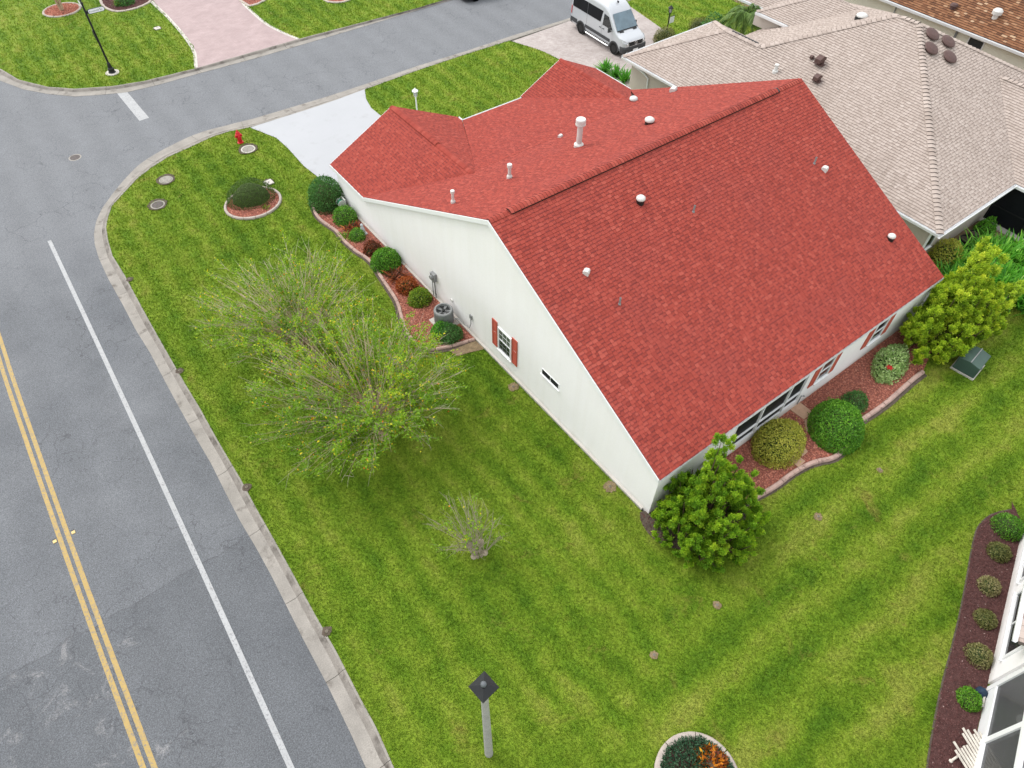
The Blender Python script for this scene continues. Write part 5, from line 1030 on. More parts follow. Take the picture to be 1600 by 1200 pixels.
# shrubs of the side bed, from the driveway end to the lawn end
mound((10.64, 29.77, 0), 1.0, 1.0, 1.5, 5200, 0.09, 0.024, L_dgreen, 'tall round dark green shrub at the driveway end of the white wall', seed=31, lumpy=0.08, up=0.9)
mound((10.67, 27.95, 0), 0.62, 0.6, 0.8, 2200, 0.07, 0.022, L_green, 'round green shrub next to the tall dark one by the wall corner', seed=32)
spiky((10.59, 26.99, 0), 150, 0.62, 0.035, L_croton, 'rusty red croton against the white wall near the corner', seed=33, name='croton', spread=1.3, base=0.35)
spiky((9.96, 26.83, 0), 70, 0.5, 0.022, L_lime, 'small yellow-green arching plant in front of the red croton', seed=34, spread=1.5, base=0.18)
mound((10.47, 26.39, 0), 0.42, 0.42, 0.5, 1400, 0.06, 0.02, L_green, 'smallest round green shrub beside the white statue', seed=35)
mound((10.58, 25.04, 0), 0.42, 0.42, 0.55, 1100, 0.09, 0.028, L_croton, 'dull green and red croton just before the bright round shrub', seed=36, name='croton', val=(0, 0.75))
mound((10.6, 23.8, 0), 0.72, 0.72, 0.85, 5000, 0.065, 0.025, L_green, 'bright round clipped shrub halfway along the white wall', seed=37, lumpy=0.04)
spiky((10.53, 22.78, 0), 130, 0.65, 0.035, L_croton, 'dark red croton beyond the bright round shrub', seed=38, name='croton', spread=1.3, base=0.35, val=(0, 0.8))
mound((10.53, 21.75, 0), 0.5, 0.5, 0.6, 1200, 0.10, 0.03, L_croton, 'low croton with yellow tips under the tree branches', seed=39, name='croton', val=(0.35, 1.0))
mound((10.57, 20.76, 0), 0.55, 0.5, 0.6, 1500, 0.09, 0.028, L_lime, 'lime green leafy shrub below the electric meter', seed=40)
mound((10.41, 18.05, 0), 0.6, 0.55, 0.62, 2400, 0.06, 0.02, L_dgreen, 'dark green shrub at the lawn end of the side bed', seed=41)
spiky((9.49, 18.21, 0), 80, 0.4, 0.02, L_lime, 'small lime grassy plant inside the curved end of the edging', seed=42, spread=1.5, base=0.25)
mound((10.27, 18.49, 0), 0.45, 0.4, 0.5, 900, 0.10, 0.022, L_strap, 'ferny green plant hugging the air conditioner', seed=43, up=0.9)
# clipped bush in its ring
mound((bed2_c[0] + 0.05, bed2_c[1] + 0.35), 1.22, 0.9, 1.15, 7000, 0.045, 0.016, L_topiary, 'dark flat-topped clipped bush in the concrete ring near the corner', seed=44, lumpy=0.05, rot=-0.3, squash=0.86, deep=0.12)
spiky((bed2_c[0] + 0.35, bed2_c[1] - 0.75), 22, 0.35, 0.03, L_lime, 'small lime seedling in front of the dark clipped bush', seed=45, base=0.06)
# shrubs of the rear bed
mound((17.33, 5.81, 0), 1.18, 0.92, 1.05, 9000, 0.06, 0.024, L_yellow, 'golden variegated clipped shrub in front of the porch screens', seed=51, rot=0.15, lumpy=0.07, squash=0.9)
mound((19.76, 4.95, 0), 1.2, 1.02, 1.15, 13000, 0.06, 0.024, L_green, 'large smooth green dome shrub in the rear rock bed', seed=52, lumpy=0.02, rot=0.6, deep=0.1)
mound((21.45, 5.28, 0), 0.62, 0.5, 0.6, 1800, 0.06, 0.02, L_dgreen, 'small dark shrub tucked behind the large green dome', seed=53)
mound((24.41, 5.64, 0), 1.22, 0.62, 0.72, 2600, 0.105, 0.036, L_varieg, 'cream and green variegated shrub near the rear corner of the house', seed=54, rot=0.25, lumpy=0.12, lk=5)
fl = thing('flower', (23.54, 5.38, 0.6), 'single red flower on the cream variegated shrub', 'flower'); b = MB(); c_ = Vector((23.58, 5.38, 0.66))
for k in range(6):
    a = k * 1.047; b.add([c_ + Vector((0, 0, 0)), c_ + Vector((math.cos(a - 0.5) * 0.1, math.sin(a - 0.5) * 0.1, 0.07)), c_ + Vector((math.cos(a) * 0.17, math.sin(a) * 0.17, 0.06)), c_ + Vector((math.cos(a + 0.5) * 0.1, math.sin(a + 0.5) * 0.1, 0.07))], [(0, 1, 2, 3)])
b.lathe([(0.03, 0.0), (0.045, 0.03), (0.02, 0.06)], c_, 8); b.obj('petals', M_redflower, fl)
# right-hand corner: variegated shrub, strap-leaf thicket, plants by the neighbour's wall
mound((32.38, 8.03, 0), 1.05, 0.8, 1.15, 4200, 0.075, 0.022, L_yellow, 'grey-green variegated bush between the red roof corner and the beige wall', seed=61, rot=0.4, lumpy=0.1, val=(0.15, 0.9))
for i, (px, py, n_, L_) in enumerate(((1515,420,260,1.5), (1555,405,330,1.7), (1590,412,330,1.7), (1545,440,300,1.6), (1585,450,330,1.6), (1625,430,300,1.6), (1620,470,260,1.6))):
    g_ = (2.54, 66.68, 0) if False else None
THK = [(32.43, 6.73, 0), (34.07, 6.49, 0), (35.01, 5.81, 0), (32.4, 5.65, 0), (32.95, 4.7, 0), (35.1, 4.6, 0), (32.89, 3.55, 0), (31.31, 6.45, 0)]
for i, (p, nn) in enumerate(zip(THK, (200, 300, 320, 280, 300, 300, 260, 130))):
    spiky((p[0], p[1] + 0.3, 0), int(nn * 1.4), 1.75, 0.05, L_strap, ('bright green strap-leaved clump at the left end of the thicket', 'bright green strap-leaved clump next to the bird of paradise pots', 'bright green strap-leaved clump below the black screen cage', 'bright green strap-leaved clump just above the juniper plumes', 'bright green strap-leaved clump behind the leaning juniper plume', 'bright green strap-leaved clump at the right edge of the picture', 'lowest bright green strap-leaved clump at the right edge', 'thin dark green strap-leaved clump by the red roof corner')[i], seed=70 + i, name='strap_leaf_plant', base=0.85, spread=0.9, droop=0.75, group='strap-leaved plants by the neighbour', val=(0, 0.7) if i == 7 else (0, 1))
mound((36.24, 8.12, 0), 0.55, 0.45, 0.75, 1300, 0.09, 0.026, L_strap, 'small bushy green plant against the beige rear wall', seed=81, lumpy=0.25)
mound((33.21, 8.13, 0), 0.45, 0.4, 0.5, 900, 0.07, 0.022, L_dgreen, 'little dark bush beside the black pots', seed=82)
sheet('soil_bed', [(32.38, 8.61, 0), (35.77, 9.1, 0), (38.1, 8.85, 0), (37.64, 7.73, 0), (37.17, 6.8, 0), (33.78, 7.58, 0), (32.36, 7.75, 0)], 0.012, M_soil)
def pot(loc, r, h, label):
    e = thing('plant_pot', (loc[0], loc[1], 0), label, 'pot', 'black pots by the beige wall'); b = MB(); b.lathe([(r * 0.7, 0), (r * 0.95, h * 0.9), (r * 1.08, h * 0.92), (r * 1.08, h), (r * 0.95, h), (r * 0.9, h * 0.85), (0.01, h * 0.84)], (loc[0], loc[1], 0.01), 18); b.obj('pot_body', M_black, e)
    b = MB(); b.lathe([(r * 0.9, h * 0.855), (0.01, h * 0.87)], (loc[0], loc[1], 0.01), 16); b.obj('potting_soil', M_dsoil, e)
pot((34.41, 8.09, 0), 0.34, 0.42, 'larger black plant pot by the beige wall'); pot((35.29, 8.19, 0), 0.24, 0.32, 'smaller black plant pot behind the larger one')
# agave-like plants by the neighbour's driveway
for i, (p, nn) in enumerate(zip([(31.8, 31.96, 0), (31.95, 31, 0), (31.98, 30.25, 0)], (60, 60, 50))):
    spiky(p, nn, 1.0, 0.05, L_strap, ('left dark spiky plant by the pale paver driveway', 'middle dark spiky plant by the pale paver driveway', 'spiky plant nearest the beige garage')[i], seed=90 + i, name='spiky_plant', spread=1.2, base=0.15, droop=0.35, val=(0, 0.55), group='spiky plants between the driveways')
# shrubs at the neighbour's front lawn
mound((38.27, 32.96, 0), 0.85, 0.6, 0.75, 1500, 0.10, 0.02, L_dull, 'dry olive shrub round the foot of the black lamp post', seed=95, lumpy=0.2); mound((41.54, 32.71, 0), 0.9, 0.6, 0.7, 1400, 0.12, 0.018, L_dull, 'dull grassy shrub behind the pale hipped roof edge', seed=96, lumpy=0.25, val=(0, 0.7))
mound((40.3, 30.3), 1.3, 1.2, 2.0, 3200, 0.12, 0.04, L_dgreen, 'dark leafy bush left of the palm', seed=97, lumpy=0.2)
# the palm
pm = thing('palm_tree', (41.0, 28.6, 0), 'low palm with arching feathery fronds in front of the pale-roofed house', 'tree'); b = MB(); b.tube([(41.0, 28.6, -0.1), (41.02, 28.62, 1.0), (41.0, 28.6, 2.3)], [0.2, 0.15, 0.14], 9); b.obj('trunk', M_bark, pm)
rp = np.random.default_rng(98)
for i in range(26):
    az = i * 2.399; el = 1.15 - 1.0 * (i / 26); ln = rp.uniform(2.0, 2.7); h = np.array([math.cos(az), math.sin(az), 0]); t = np.linspace(0, 1, 70)
    C = np.array([41.0, 28.6, 2.35]) + h * (ln * t * math.cos(el) * (1 - 0.1 * t))[:, None] + np.array([0, 0, 1.0]) * (ln * (t * math.sin(el) - 0.95 * t ** 2.1))[:, None]
    T = np.gradient(C, axis=0); T = unit(T); s = np.array([-math.sin(az), math.cos(az), 0]); P, D = [], []
    for sg in (-1, 1): P.append(C[4:]); D.append(T[4:] * 0.55 + sg * s * 0.8 + np.array([0, 0, -0.45]))
    P, D = np.concatenate(P), np.concatenate(D); n = len(P); V, F, A = leaves(P, D + rp.normal(0, 0.08, (n, 3)), np.tile([0, 0, 1.0], (n, 1)), 0.5 * np.concatenate([np.sin(math.pi * np.clip(t[4:] * 0.9 + 0.12, 0, 1))] * 2) + 0.12, 0.022, np.clip(rp.beta(2, 2, n) * 0.6 + 0.4 * (i / 26), 0.01, 1))
    f = np_mesh('frond', V, F, L_palm, A, pm); b = MB(); b.tube([tuple(x) for x in C[::5]], [0.022] * 5 + [0.012] * (len(C[::5]) - 5), 4); b.obj('rachis', L_palm, f)
# far beds
mound((9.85, 60.61, 0), 0.7, 0.6, 0.6, 900, 0.12, 0.03, L_dgreen, 'dark green shrub in the kidney-shaped mulch bed', seed=99, lumpy=0.2)
spiky((9.37, 60.55, 0), 40, 0.7, 0.02, L_lime, 'pale arching plant at the front of the kidney-shaped bed', seed=100, base=0.2)
# bottom bed: ground cover and orange croton
rb = np.random.default_rng(101); n = 5200; a = rb.uniform(0, 6.28, n); q = np.sqrt(rb.random(n)) * 1.06
P = np.stack([bed5_c[0] + q * np.cos(a), bed5_c[1] + q * np.sin(a), 0.05 + 0.36 * (1 - (q / 1.10) ** 2) * rb.uniform(0.5, 1.1, n) + 0.1 * rb.random(n)], 1)
V, F, A = leaves(P, unit(np.stack([np.cos(a) * 0.4, np.sin(a) * 0.4, 0.7 + 0 * a], 1) + rb.normal(0, 0.5, (n, 3))), unit(rb.normal(0, 1, (n, 3))), 0.10 * rb.uniform(0.6, 1.3, n), 0.018, rb.beta(2, 2, n)); tag(np_mesh('ground_cover', V, F, L_bluegreen, A), 'dark blue-green leafy ground cover inside the concrete ring', kind='stuff')
mound((7.09, -0.21, 0), 0.42, 0.42, 0.62, 560, 0.16, 0.038, L_orange, 'orange and yellow croton in the dark green ring bed', seed=102, name='croton', up=1.0, lumpy=0.15, deep=0.5, stems=M_bstem)
# row of round shrubs along the screened porch
for i, (p, rx, lm, lb, vv) in enumerate(zip([(21.07, -1.35, 0), (19.92, -1.68, 0), (18.49, -2.13, 0), (17.34, -2.65, 0), (16.07, -3.14, 0), (14.64, -3.67, 0)], (0.50, 0.36, 0.34, 0.32, 0.38, 0.34), (L_green, L_dull, L_dull, L_dull, L_dull, L_green),
    ('largest dense green round shrub at the far end of the mulch bed', 'olive round shrub second from the far end of the mulch bed', 'greyish dry round shrub in the mulch bed, third from the far end', 'small olive round shrub in the mulch bed, fourth from the far end', 'round shrub with dry tan tips in the mulch bed, fifth from the far end', 'bright green round shrub in the mulch bed beside the blue cover'), ((0, 0.9), (0.1, 0.7), (0.35, 1), (0.15, 0.8), (0.25, 0.95), (0.15, 1.0)))):
    mound(p, rx, rx, rx * 1.15, 1500 if i else 2200, 0.055, 0.016, lm, lb, seed=110 + i, group='round shrubs along the mulch bed', lumpy=0.07, val=vv, up=0.8)

# ------------------------------------------------------------------ things on the ground
ac = thing('air_conditioner', (10.75, 18.85, 0), 'round grey air conditioner beside the white wall, half hidden by plants', 'air conditioner'); c_ = (10.72, 18.95, 0)
b = MB(); b.lathe([(0.40, 0.05), (0.42, 0.1), (0.42, 0.78), (0.39, 0.82), (0.33, 0.82), (0.31, 0.70), (0.01, 0.69)], c_, 24); b.obj('casing', M_grey, ac)
for k in range(30):
    a = k * 2 * math.pi / 30
    if k == 0: b = MB(); b.box((0.425, 0, 0.44), (0.012, 0.045, 0.6)); fin = b.mesh('fin', M_grey)
    o = link('fin', fin, ac); o.matrix_parent_inverse = Matrix.Identity(4); o.location = (c_[0] - 10.75, c_[1] - 18.85, 0); o.rotation_euler = (0, 0, a)
b = MB()
for k in range(5): a = k * 1.2566; b.add([(c_[0] + math.cos(a) * 0.06, c_[1] + math.sin(a) * 0.06, 0.74), (c_[0] + math.cos(a - 0.35) * 0.3, c_[1] + math.sin(a - 0.35) * 0.3, 0.72), (c_[0] + math.cos(a + 0.35) * 0.3, c_[1] + math.sin(a + 0.35) * 0.3, 0.76)], [(0, 1, 2)])
b.lathe([(0.07, 0.70), (0.07, 0.78), (0.01, 0.79)], c_, 12); b.obj('fan', M_black, ac)
b = MB(); b.box((c_[0], c_[1], 0.03), (1.0, 1.0, 0.06)); b.obj('slab', M_concl, ac)
st = thing('garden_statue', (10.85, 26.49, 0), 'small whitish garden statue against the white wall by the crotons', 'statue'); c_ = Vector((10.85, 26.49, 0)); b = MB(); b.lathe([(0.14, 0), (0.14, 0.08), (0.1, 0.1), (0.12, 0.28), (0.08, 0.42), (0.05, 0.46), (0.075, 0.52), (0.075, 0.58), (0.03, 0.64)], c_, 12); b.obj('figure', M_stone, st, True)
b = MB(); b.box(c_ + Vector((0.0, 0.0, 0.04)), (0.34, 0.34, 0.07)); b.obj('plinth', M_stone, st)
hr = thing('hose_reel', (11.23, 29, 0), 'white hose reel with green hose at the corner of the white wall', 'hose reel'); c_ = Vector((11.21, 28.81, 0)); b = MB(); b.box(c_ + Vector((-0.12, 0, 0.35)), (0.06, 0.4, 0.7)); b.lathe([(0.2, -0.15), (0.2, -0.13), (0.06, -0.12), (0.06, 0.12), (0.2, 0.13), (0.2, 0.15)], (0, 0, 0), 16, T=Matrix.Translation(c_ + Vector((-0.3, 0, 0.5))) @ Matrix.Rotation(math.pi / 2, 4, 'X')); b.obj('reel', M_vent, hr)
b = MB(); b.lathe([(0.07, -0.11), (0.16, -0.09), (0.16, 0.09), (0.07, 0.11)], (0, 0, 0), 16, T=Matrix.Translation(c_ + Vector((-0.3, 0, 0.5))) @ Matrix.Rotation(math.pi / 2, 4, 'X')); b.obj('hose', mat('green_hose', (0.05, 0.26, 0.16), 0.5, 0.1, 8), hr)
# stepping stones
def stone(px, label, h=0.05):
    c = np.mean(np.array(px), 0); b = MB(); b.extr([(p[0], p[1], 0.02) for p in px], (0, 0, h)); o = b.obj('stepping_stone', M_step, None, bevel=0.012); tag(o, label, 'paving stone', 'tan paving stones by the porch')
stone([(19.13, 6.63, 0), (19.75, 6.65, 0), (19.76, 5.96, 0), (19.17, 5.97, 0)], 'largest tan slab directly at the porch door'); stone([(19.16, 5.93, 0), (19.74, 5.94, 0), (19.73, 5.73, 0), (19.01, 5.51, 0), (18.76, 5.53, 0)], 'tan slab second from the porch door, beside the green dome'); stone([(17.79, 5.28, 0), (18.2, 5.31, 0), (18.06, 4.9, 0), (17.7, 4.88, 0)], 'small tan slab between the golden shrub and the green dome'); stone([(17.21, 5.09, 0), (17.6, 5.13, 0), (17.63, 4.68, 0), (17.18, 4.65, 0)], 'small tan slab nearest the pink edging')
# sprinkler heads in worn spots
M_nozzle = mat('dusty_nozzle', (0.21, 0.18, 0.14), 0.8, 0.15, 9)
def sprinkler(p, r, label, near=True, z=0.0):
    e = thing('sprinkler_head', (p[0], p[1], z), label, 'sprinkler', 'sprinkler heads in the lawn'); q = Vector((p[0], p[1], z)); b = MB(); k = 18
    vs = [(q.x, q.y, q.z + 0.052)] + [(q.x + r * random.uniform(0.75, 1.15) * math.cos(2 * math.pi * i / k), q.y + r * random.uniform(0.75, 1.15) * math.sin(2 * math.pi * i / k), q.z + 0.03) for i in range(k)]
    b.add(vs, [(0, i + 1, (i + 1) % k + 1) for i in range(k)]); b.obj('worn_soil', M_soil if near else M_dsoil, e)
    b = MB(); b.lathe([(0.05, 0.03), (0.05, 0.065), (0.035, 0.068), (0.032, 0.05), (0.014, 0.05), (0.014, 0.072), (0.004, 0.072)], q, 12); b.obj('nozzle', M_nozzle, e)
for p, r, lb in zip([(10.94, 14.17, 0), (10.95, 8.28, 0), (16.1, 2.92, 0), (19.58, 2.77, 0), (10.76, 2.86, 0), (7.99, 2.94, 0), (21.18, 4.48, 0)], (0.24, 0.26, 0.17, 0.12, 0.15, 0.14, 0.07), ('sprinkler head in a brown spot below the small slider window', 'sprinkler head in a brown spot near the juniper corner of the white wall', 'sprinkler head on the lawn right of the juniper', 'sprinkler head on the lawn across from the wavy edging', 'sprinkler head on the open lawn below the juniper', 'sprinkler head on the open lawn nearest the grey lamp post', 'sprinkler head set against the wavy pink edging')): sprinkler(p, r, lb)
for p, lb in zip([(0.17, 9.69, 0), (0.28, 16.17, 0), (0.31, 23.1, 0), (0.44, 29.98, 0)], ('kerbside sprinkler head left of the grey lamp post', 'kerbside sprinkler head beside the dark road patch', 'kerbside sprinkler head level with the crepe myrtle', 'kerbside sprinkler head nearest the street corner')): sprinkler(p, 0.17, lb, False)
# covers
def cover(p, r, name, label, m1, m2, z=0.0, square=False, group='utility covers in the lawn', cat='cover'):
    e = thing(name, (p[0], p[1], z), label, cat, group); q = Vector((p[0], p[1], z)); b = MB()
    if square: b.box(q + Vector((0, 0, 0.03)), (r * 2, r * 2, 0.06), 0.05)
    else: b.lathe([(r, 0.0), (r, 0.055), (r * 0.8, 0.06), (r * 0.78, 0.045)], q, 24)
    b.obj('rim', m1, e); b = MB(); b.lathe([(r * (0.2 if square else 0.76), 0.03), (r * (0.2 if square else 0.76), 0.066), (r * (0.12 if square else 0.15), 0.068)], q, 20); b.obj('lid', m2, e)
    b = MB(); k = 20; vs = [(q.x + r * random.uniform(1.25, 1.5) * math.cos(2 * math.pi * i / k) * 1.0, q.y + 0.05 + r * random.uniform(1.25, 1.5) * math.sin(2 * math.pi * i / k), z + 0.045 if z > -0.05 else z + 0.004) for i in range(k)]
    if z > -0.05: b.add(vs, [tuple(range(k))]); b.obj('worn_soil', M_dsoil, e)
    return e
cover((4.54, 36.77, 0), 0.36, 'valve_cover', 'round concrete valve cover beside the kerb, the upper of the pair', M_conc, M_conc); cover((3.43, 34.84, 0), 0.36, 'valve_cover', 'round dark-lidded valve cover beside the kerb, the lower of the pair', M_conc, M_rust); cover((9.3, 36.98, 0), 0.40, 'valve_cover', 'white round valve cover next to the red hydrant', M_concl, M_conc); cover((8.88, 33.31, 0), 0.22, 'meter_box', 'white square meter box above the clipped dark bush', M_concl, M_rust, square=True); cover((10.36, 55.14, 0), 0.2, 'meter_box', 'white square meter box beside the pink driveway', M_concl, M_rust, square=True)
cover((1.22, 42.15, -0.12), 0.34, 'manhole_cover', 'dark iron manhole cover in the intersection', M_conc, M_rust, z=-0.175, group=None)
for p, lb in zip([(-5.31, 18.16, -0.12), (-5.92, 18.18, -0.12)], ('yellow road reflector on the lane side of the double centre line', 'yellow road reflector on the left side of the double centre line')):
    e = thing('road_reflector', p, lb, 'reflector', 'road reflectors'); b = MB(); b.extr([(p[0] - 0.06, p[1] - 0.06, p[2] + 0.004), (p[0] + 0.06, p[1] - 0.06, p[2] + 0.004), (p[0] + 0.06, p[1] + 0.06, p[2] + 0.004), (p[0] - 0.06, p[1] + 0.06, p[2] + 0.004)], (0, 0, 0.018)); b.obj('body', M_reflect, e); b = MB(); b.box((p[0], p[1] + 0.085, p[2] + 0.012), (0.1, 0.04, 0.016)); b.obj('base', M_black, e)
# hydrant
hy = thing('fire_hydrant', (9.24, 37.92, 0), 'red fire hydrant at the street corner by the white driveway', 'hydrant'); q = Vector((9.24, 37.92, 0)); b = MB(); b.lathe([(0.18, 0), (0.18, 0.05), (0.12, 0.06), (0.12, 0.48), (0.16, 0.5), (0.16, 0.54), (0.13, 0.56), (0.10, 0.66), (0.04, 0.72), (0.04, 0.78), (0.01, 0.79)], q, 16); b.obj('barrel', M_red, hy)
for ax, r, l in (((1, 0, 0), 0.055, 0.2), ((-1, 0, 0), 0.055, 0.2), ((0, -1, 0), 0.075, 0.21)):
    b = MB(); rot = Vector(ax).to_track_quat('Z', 'Y').to_matrix().to_4x4(); b.lathe([(r, 0.08), (r, l - 0.05), (r * 1.25, l - 0.05), (r * 1.25, l), (0.015, l)], (0, 0, 0), 12, T=Matrix.Translation(q + Vector((0, 0, 0.42))) @ rot); b.obj('outlet', M_red, hy)
# utility box
ub = thing('utility_box', (27.3, 3.05, 0), 'dark green utility box on a pad at the foot of the big juniper', 'utility box')
ux, uy = (27.04, 3.61, 0)[:2]; ub.location = (ux, uy, 0); T = Matrix.Translation((ux, uy, 0)) @ Matrix.Rotation(0.12, 4, 'Z')
b = MB(); b.box((0, 0, 0.02), (1.16, 0.98, 0.12), T=T); b.obj('pad', M_concl, ub)
b = MB(); b.extr([T @ Vector(v) for v in ((-0.55, -0.45, 0.09), (-0.55, 0.45, 0.09), (-0.55, 0.45, 0.72), (-0.55, 0.0, 0.76), (-0.55, -0.45, 0.66))], T.to_3x3() @ Vector((1.1, 0, 0))); b.obj('cabinet', M_dkgreen, ub, bevel=0.02)
b = MB(); b.box((0, -0.015, 0.765), (1.12, 0.04, 0.03), T=T); b.box((0, -0.46, 0.3), (0.06, 0.03, 0.1), T=T); b.obj('lid_seam', M_grey, ub)
# lamp posts
LPH = 6.6
lp = thing('lamp_post', (2.26, 3.79, 0), 'weathered grey lamp post with a black square cap in the foreground lawn', 'lamp post'); q = Vector((2.26, 3.79, 0))
b = MB(); b.lathe([(0.125, -0.1), (0.12, 0.4), (0.085, LPH - 0.62), (0.06, LPH - 0.6)], q, 20); b.obj('post', M_post, lp)
T = Matrix.Translation(q) @ Matrix.Rotation(0.12, 4, 'Z')
b = MB(); b.box((0, 0, LPH - 0.55), (0.26, 0.26, 0.1), T=T)
for sx_ in (-1, 1):
    for sy_ in (-1, 1): b.box((sx_ * 0.12, sy_ * 0.12, LPH - 0.36), (0.025, 0.025, 0.3), T=T)
b.obj('lantern_frame', M_black, lp); b = MB(); b.box((0, 0, LPH - 0.36), (0.2, 0.2, 0.28), T=T); b.obj('lantern_glass', M_lamp, lp)
b = MB(); k = 0.235; vs = [T @ Vector(v) for v in ((-k, -k, LPH - 0.20), (k, -k, LPH - 0.20), (k, k, LPH - 0.20), (-k, k, LPH - 0.20), (-k, -k, LPH - 0.18), (k, -k, LPH - 0.18), (k, k, LPH - 0.18), (-k, k, LPH - 0.18), (-0.06, -0.06, LPH - 0.05), (0.06, -0.06, LPH - 0.05), (0.06, 0.06, LPH - 0.05), (-0.06, 0.06, LPH - 0.05))]
b.add(vs, [(3, 2, 1, 0), (0, 1, 5, 4), (1, 2, 6, 5), (2, 3, 7, 6), (3, 0, 4, 7), (4, 5, 9, 8), (5, 6, 10, 9), (6, 7, 11, 10), (7, 4, 8, 11), (8, 9, 10, 11)]); b.obj('cap', M_black, lp); b = MB(); b.lathe([(0.03, LPH - 0.05), (0.065, LPH - 0.02), (0.07, LPH + 0.01), (0.05, LPH + 0.06), (0.01, LPH + 0.08)], q, 14); b.obj('finial', mat('grey_finial', (0.11, 0.12, 0.13), 0.5, 0.1, 6), lp, True)
def yard_lamp(p, h, label, m, sign=False):
    e = thing('lamp_post', (p[0], p[1], 0), label, 'lamp post'); q = Vector((p[0], p[1], 0)); b = MB(); b.lathe([(0.07, -0.1), (0.07, 0.2), (0.045, 0.25), (0.04, h * 0.78)], q, 12); b.obj('post', m, e)
    z = h * 0.78; b = MB(); b.lathe([(0.05, z), (0.1, z + 0.03), (0.1, z + 0.05)], q, 6); b.lathe([(0.19, z + 0.33), (0.2, z + 0.35), (0.08, z + 0.45), (0.02, z + 0.52)], q, 6)
    for k in range(6): a = k * 1.047; b.tube([q + Vector((0.09 * math.cos(a), 0.09 * math.sin(a), z + 0.04)), q + Vector((0.14 * math.cos(a), 0.14 * math.sin(a), z + 0.34))], 0.012, 4)
    b.obj('lantern_frame', m, e); b = MB(); b.lathe([(0.08, z + 0.05), (0.125, z + 0.33)], q, 6); b.obj('lantern_glass', M_lamp, e)
    if sign:
        b = MB(); b.box(q + Vector((0.28, 0, h * 0.50 + 0.24)), (0.6, 0.025, 0.03)); b.obj('bracket', m, e); b = MB(); b.box(q + Vector((0.32, 0, h * 0.5)), (0.42, 0.02, 0.4)); b.obj('name_board', M_trim, e)
yard_lamp((38.98, 33.43, 0), 1.85, 'black lamp post with a hanging white board on the far lawn', M_black, True)
yard_lamp((18.85, 34.2), 1.75, 'white lamp post on the front lawn, mostly behind the red roof', M_trim)
# street sign
ss = thing('street_sign', (5.86, 50.5, 0), 'tall black street sign post at the corner of the far lawn', 'street sign'); q = Vector((5.86, 50.5, 0)); b = MB(); b.lathe([(0.24, -0.1), (0.24, 0.06), (0.19, 0.1), (0.19, 0.3), (0.13, 0.36), (0.10, 0.62), (0.062, 0.7), (0.055, 4.2), (0.075, 4.21), (0.075, 4.27), (0.03, 4.34), (0.055, 4.42), (0.01, 4.5)], q, 16); b.obj('post', M_black, ss)
b = MB(); b.lathe([(0.42, 0.0), (0.42, 0.05), (0.3, 0.06)], q, 20); b.obj('footing', M_concl, ss)
def blade(base, d, z, m, border):
    d = Vector(d); n = d.cross(Vector((0, 0, 1))); L_, H_ = 0.95, 0.22; pts = []
    for k in range(9): a = -math.pi / 2 + k * math.pi / 8; pts.append((L_ - H_ / 2 + math.cos(a) * H_ / 2, math.sin(a) * H_ / 2))
    for k in range(9): a = math.pi / 2 + k * math.pi / 8; pts.append((H_ / 2 + math.cos(a) * H_ / 2, math.sin(a) * H_ / 2))
    o = q + d * 0.13 + Vector((0, 0, z)); s = MB(); cx = L_ / 2
    s.extr([o + d * (cx + (x - cx) * 1.07) + Vector((0, 0, y * 1.25)) - n * 0.012 for x, y in pts], n * 0.024); bo = s.obj('sign_blade', border, ss)
    for sg in (1, -1):
        s = MB(); s.extr([o + d * x + Vector((0, 0, y)) + n * sg * 0.012 for x, y in pts], n * sg * 0.006); fo = s.obj('sign_face', m, bo)
    s = MB(); s.box(o - d * 0.04 + Vector((0, 0, 0)), (0.12, 0.05, 0.16) if abs(d.x) > 0.5 else (0.05, 0.12, 0.16)); s.obj('bracket', M_black, ss)
    return o, d, n, bo
o_, d_, n_s, bo = blade(q, (1, 0, 0), 3.72, M_trim, M_dkgreen)
s = MB()   # the street name is too small to read in the photograph: soft grey marks of the same sizes
for k, (x, h, w_) in enumerate(((0.09, 0.10, 0.05), (0.17, 0.06, 0.05), (0.24, 0.06, 0.045), (0.31, 0.07, 0.045), (0.38, 0.06, 0.05), (0.45, 0.06, 0.045), (0.52, 0.08, 0.045), (0.60, 0.10, 0.05), (0.71, 0.11, 0.06), (0.80, 0.06, 0.045))):
    s.box(o_ + d_ * x + n_s * 0.0195 + Vector((0, 0, -0.05 + h / 2)), (w_ * 0.72, 0.002, h))
s.obj('lettering', M_lettering, bo)
blade(q, (0, 1, 0), 4.02, M_trim, M_dkgreen)
b = MB(); oc = [q + Vector((-0.07, 0.36 * math.cos(a + 0.3927), 2.35 + 0.36 * math.sin(a + 0.3927))) for a in [k * math.pi / 4 for k in range(8)]]; b.extr(oc, (-0.012, 0, 0)); b.obj('octagon_sign', M_black, ss)
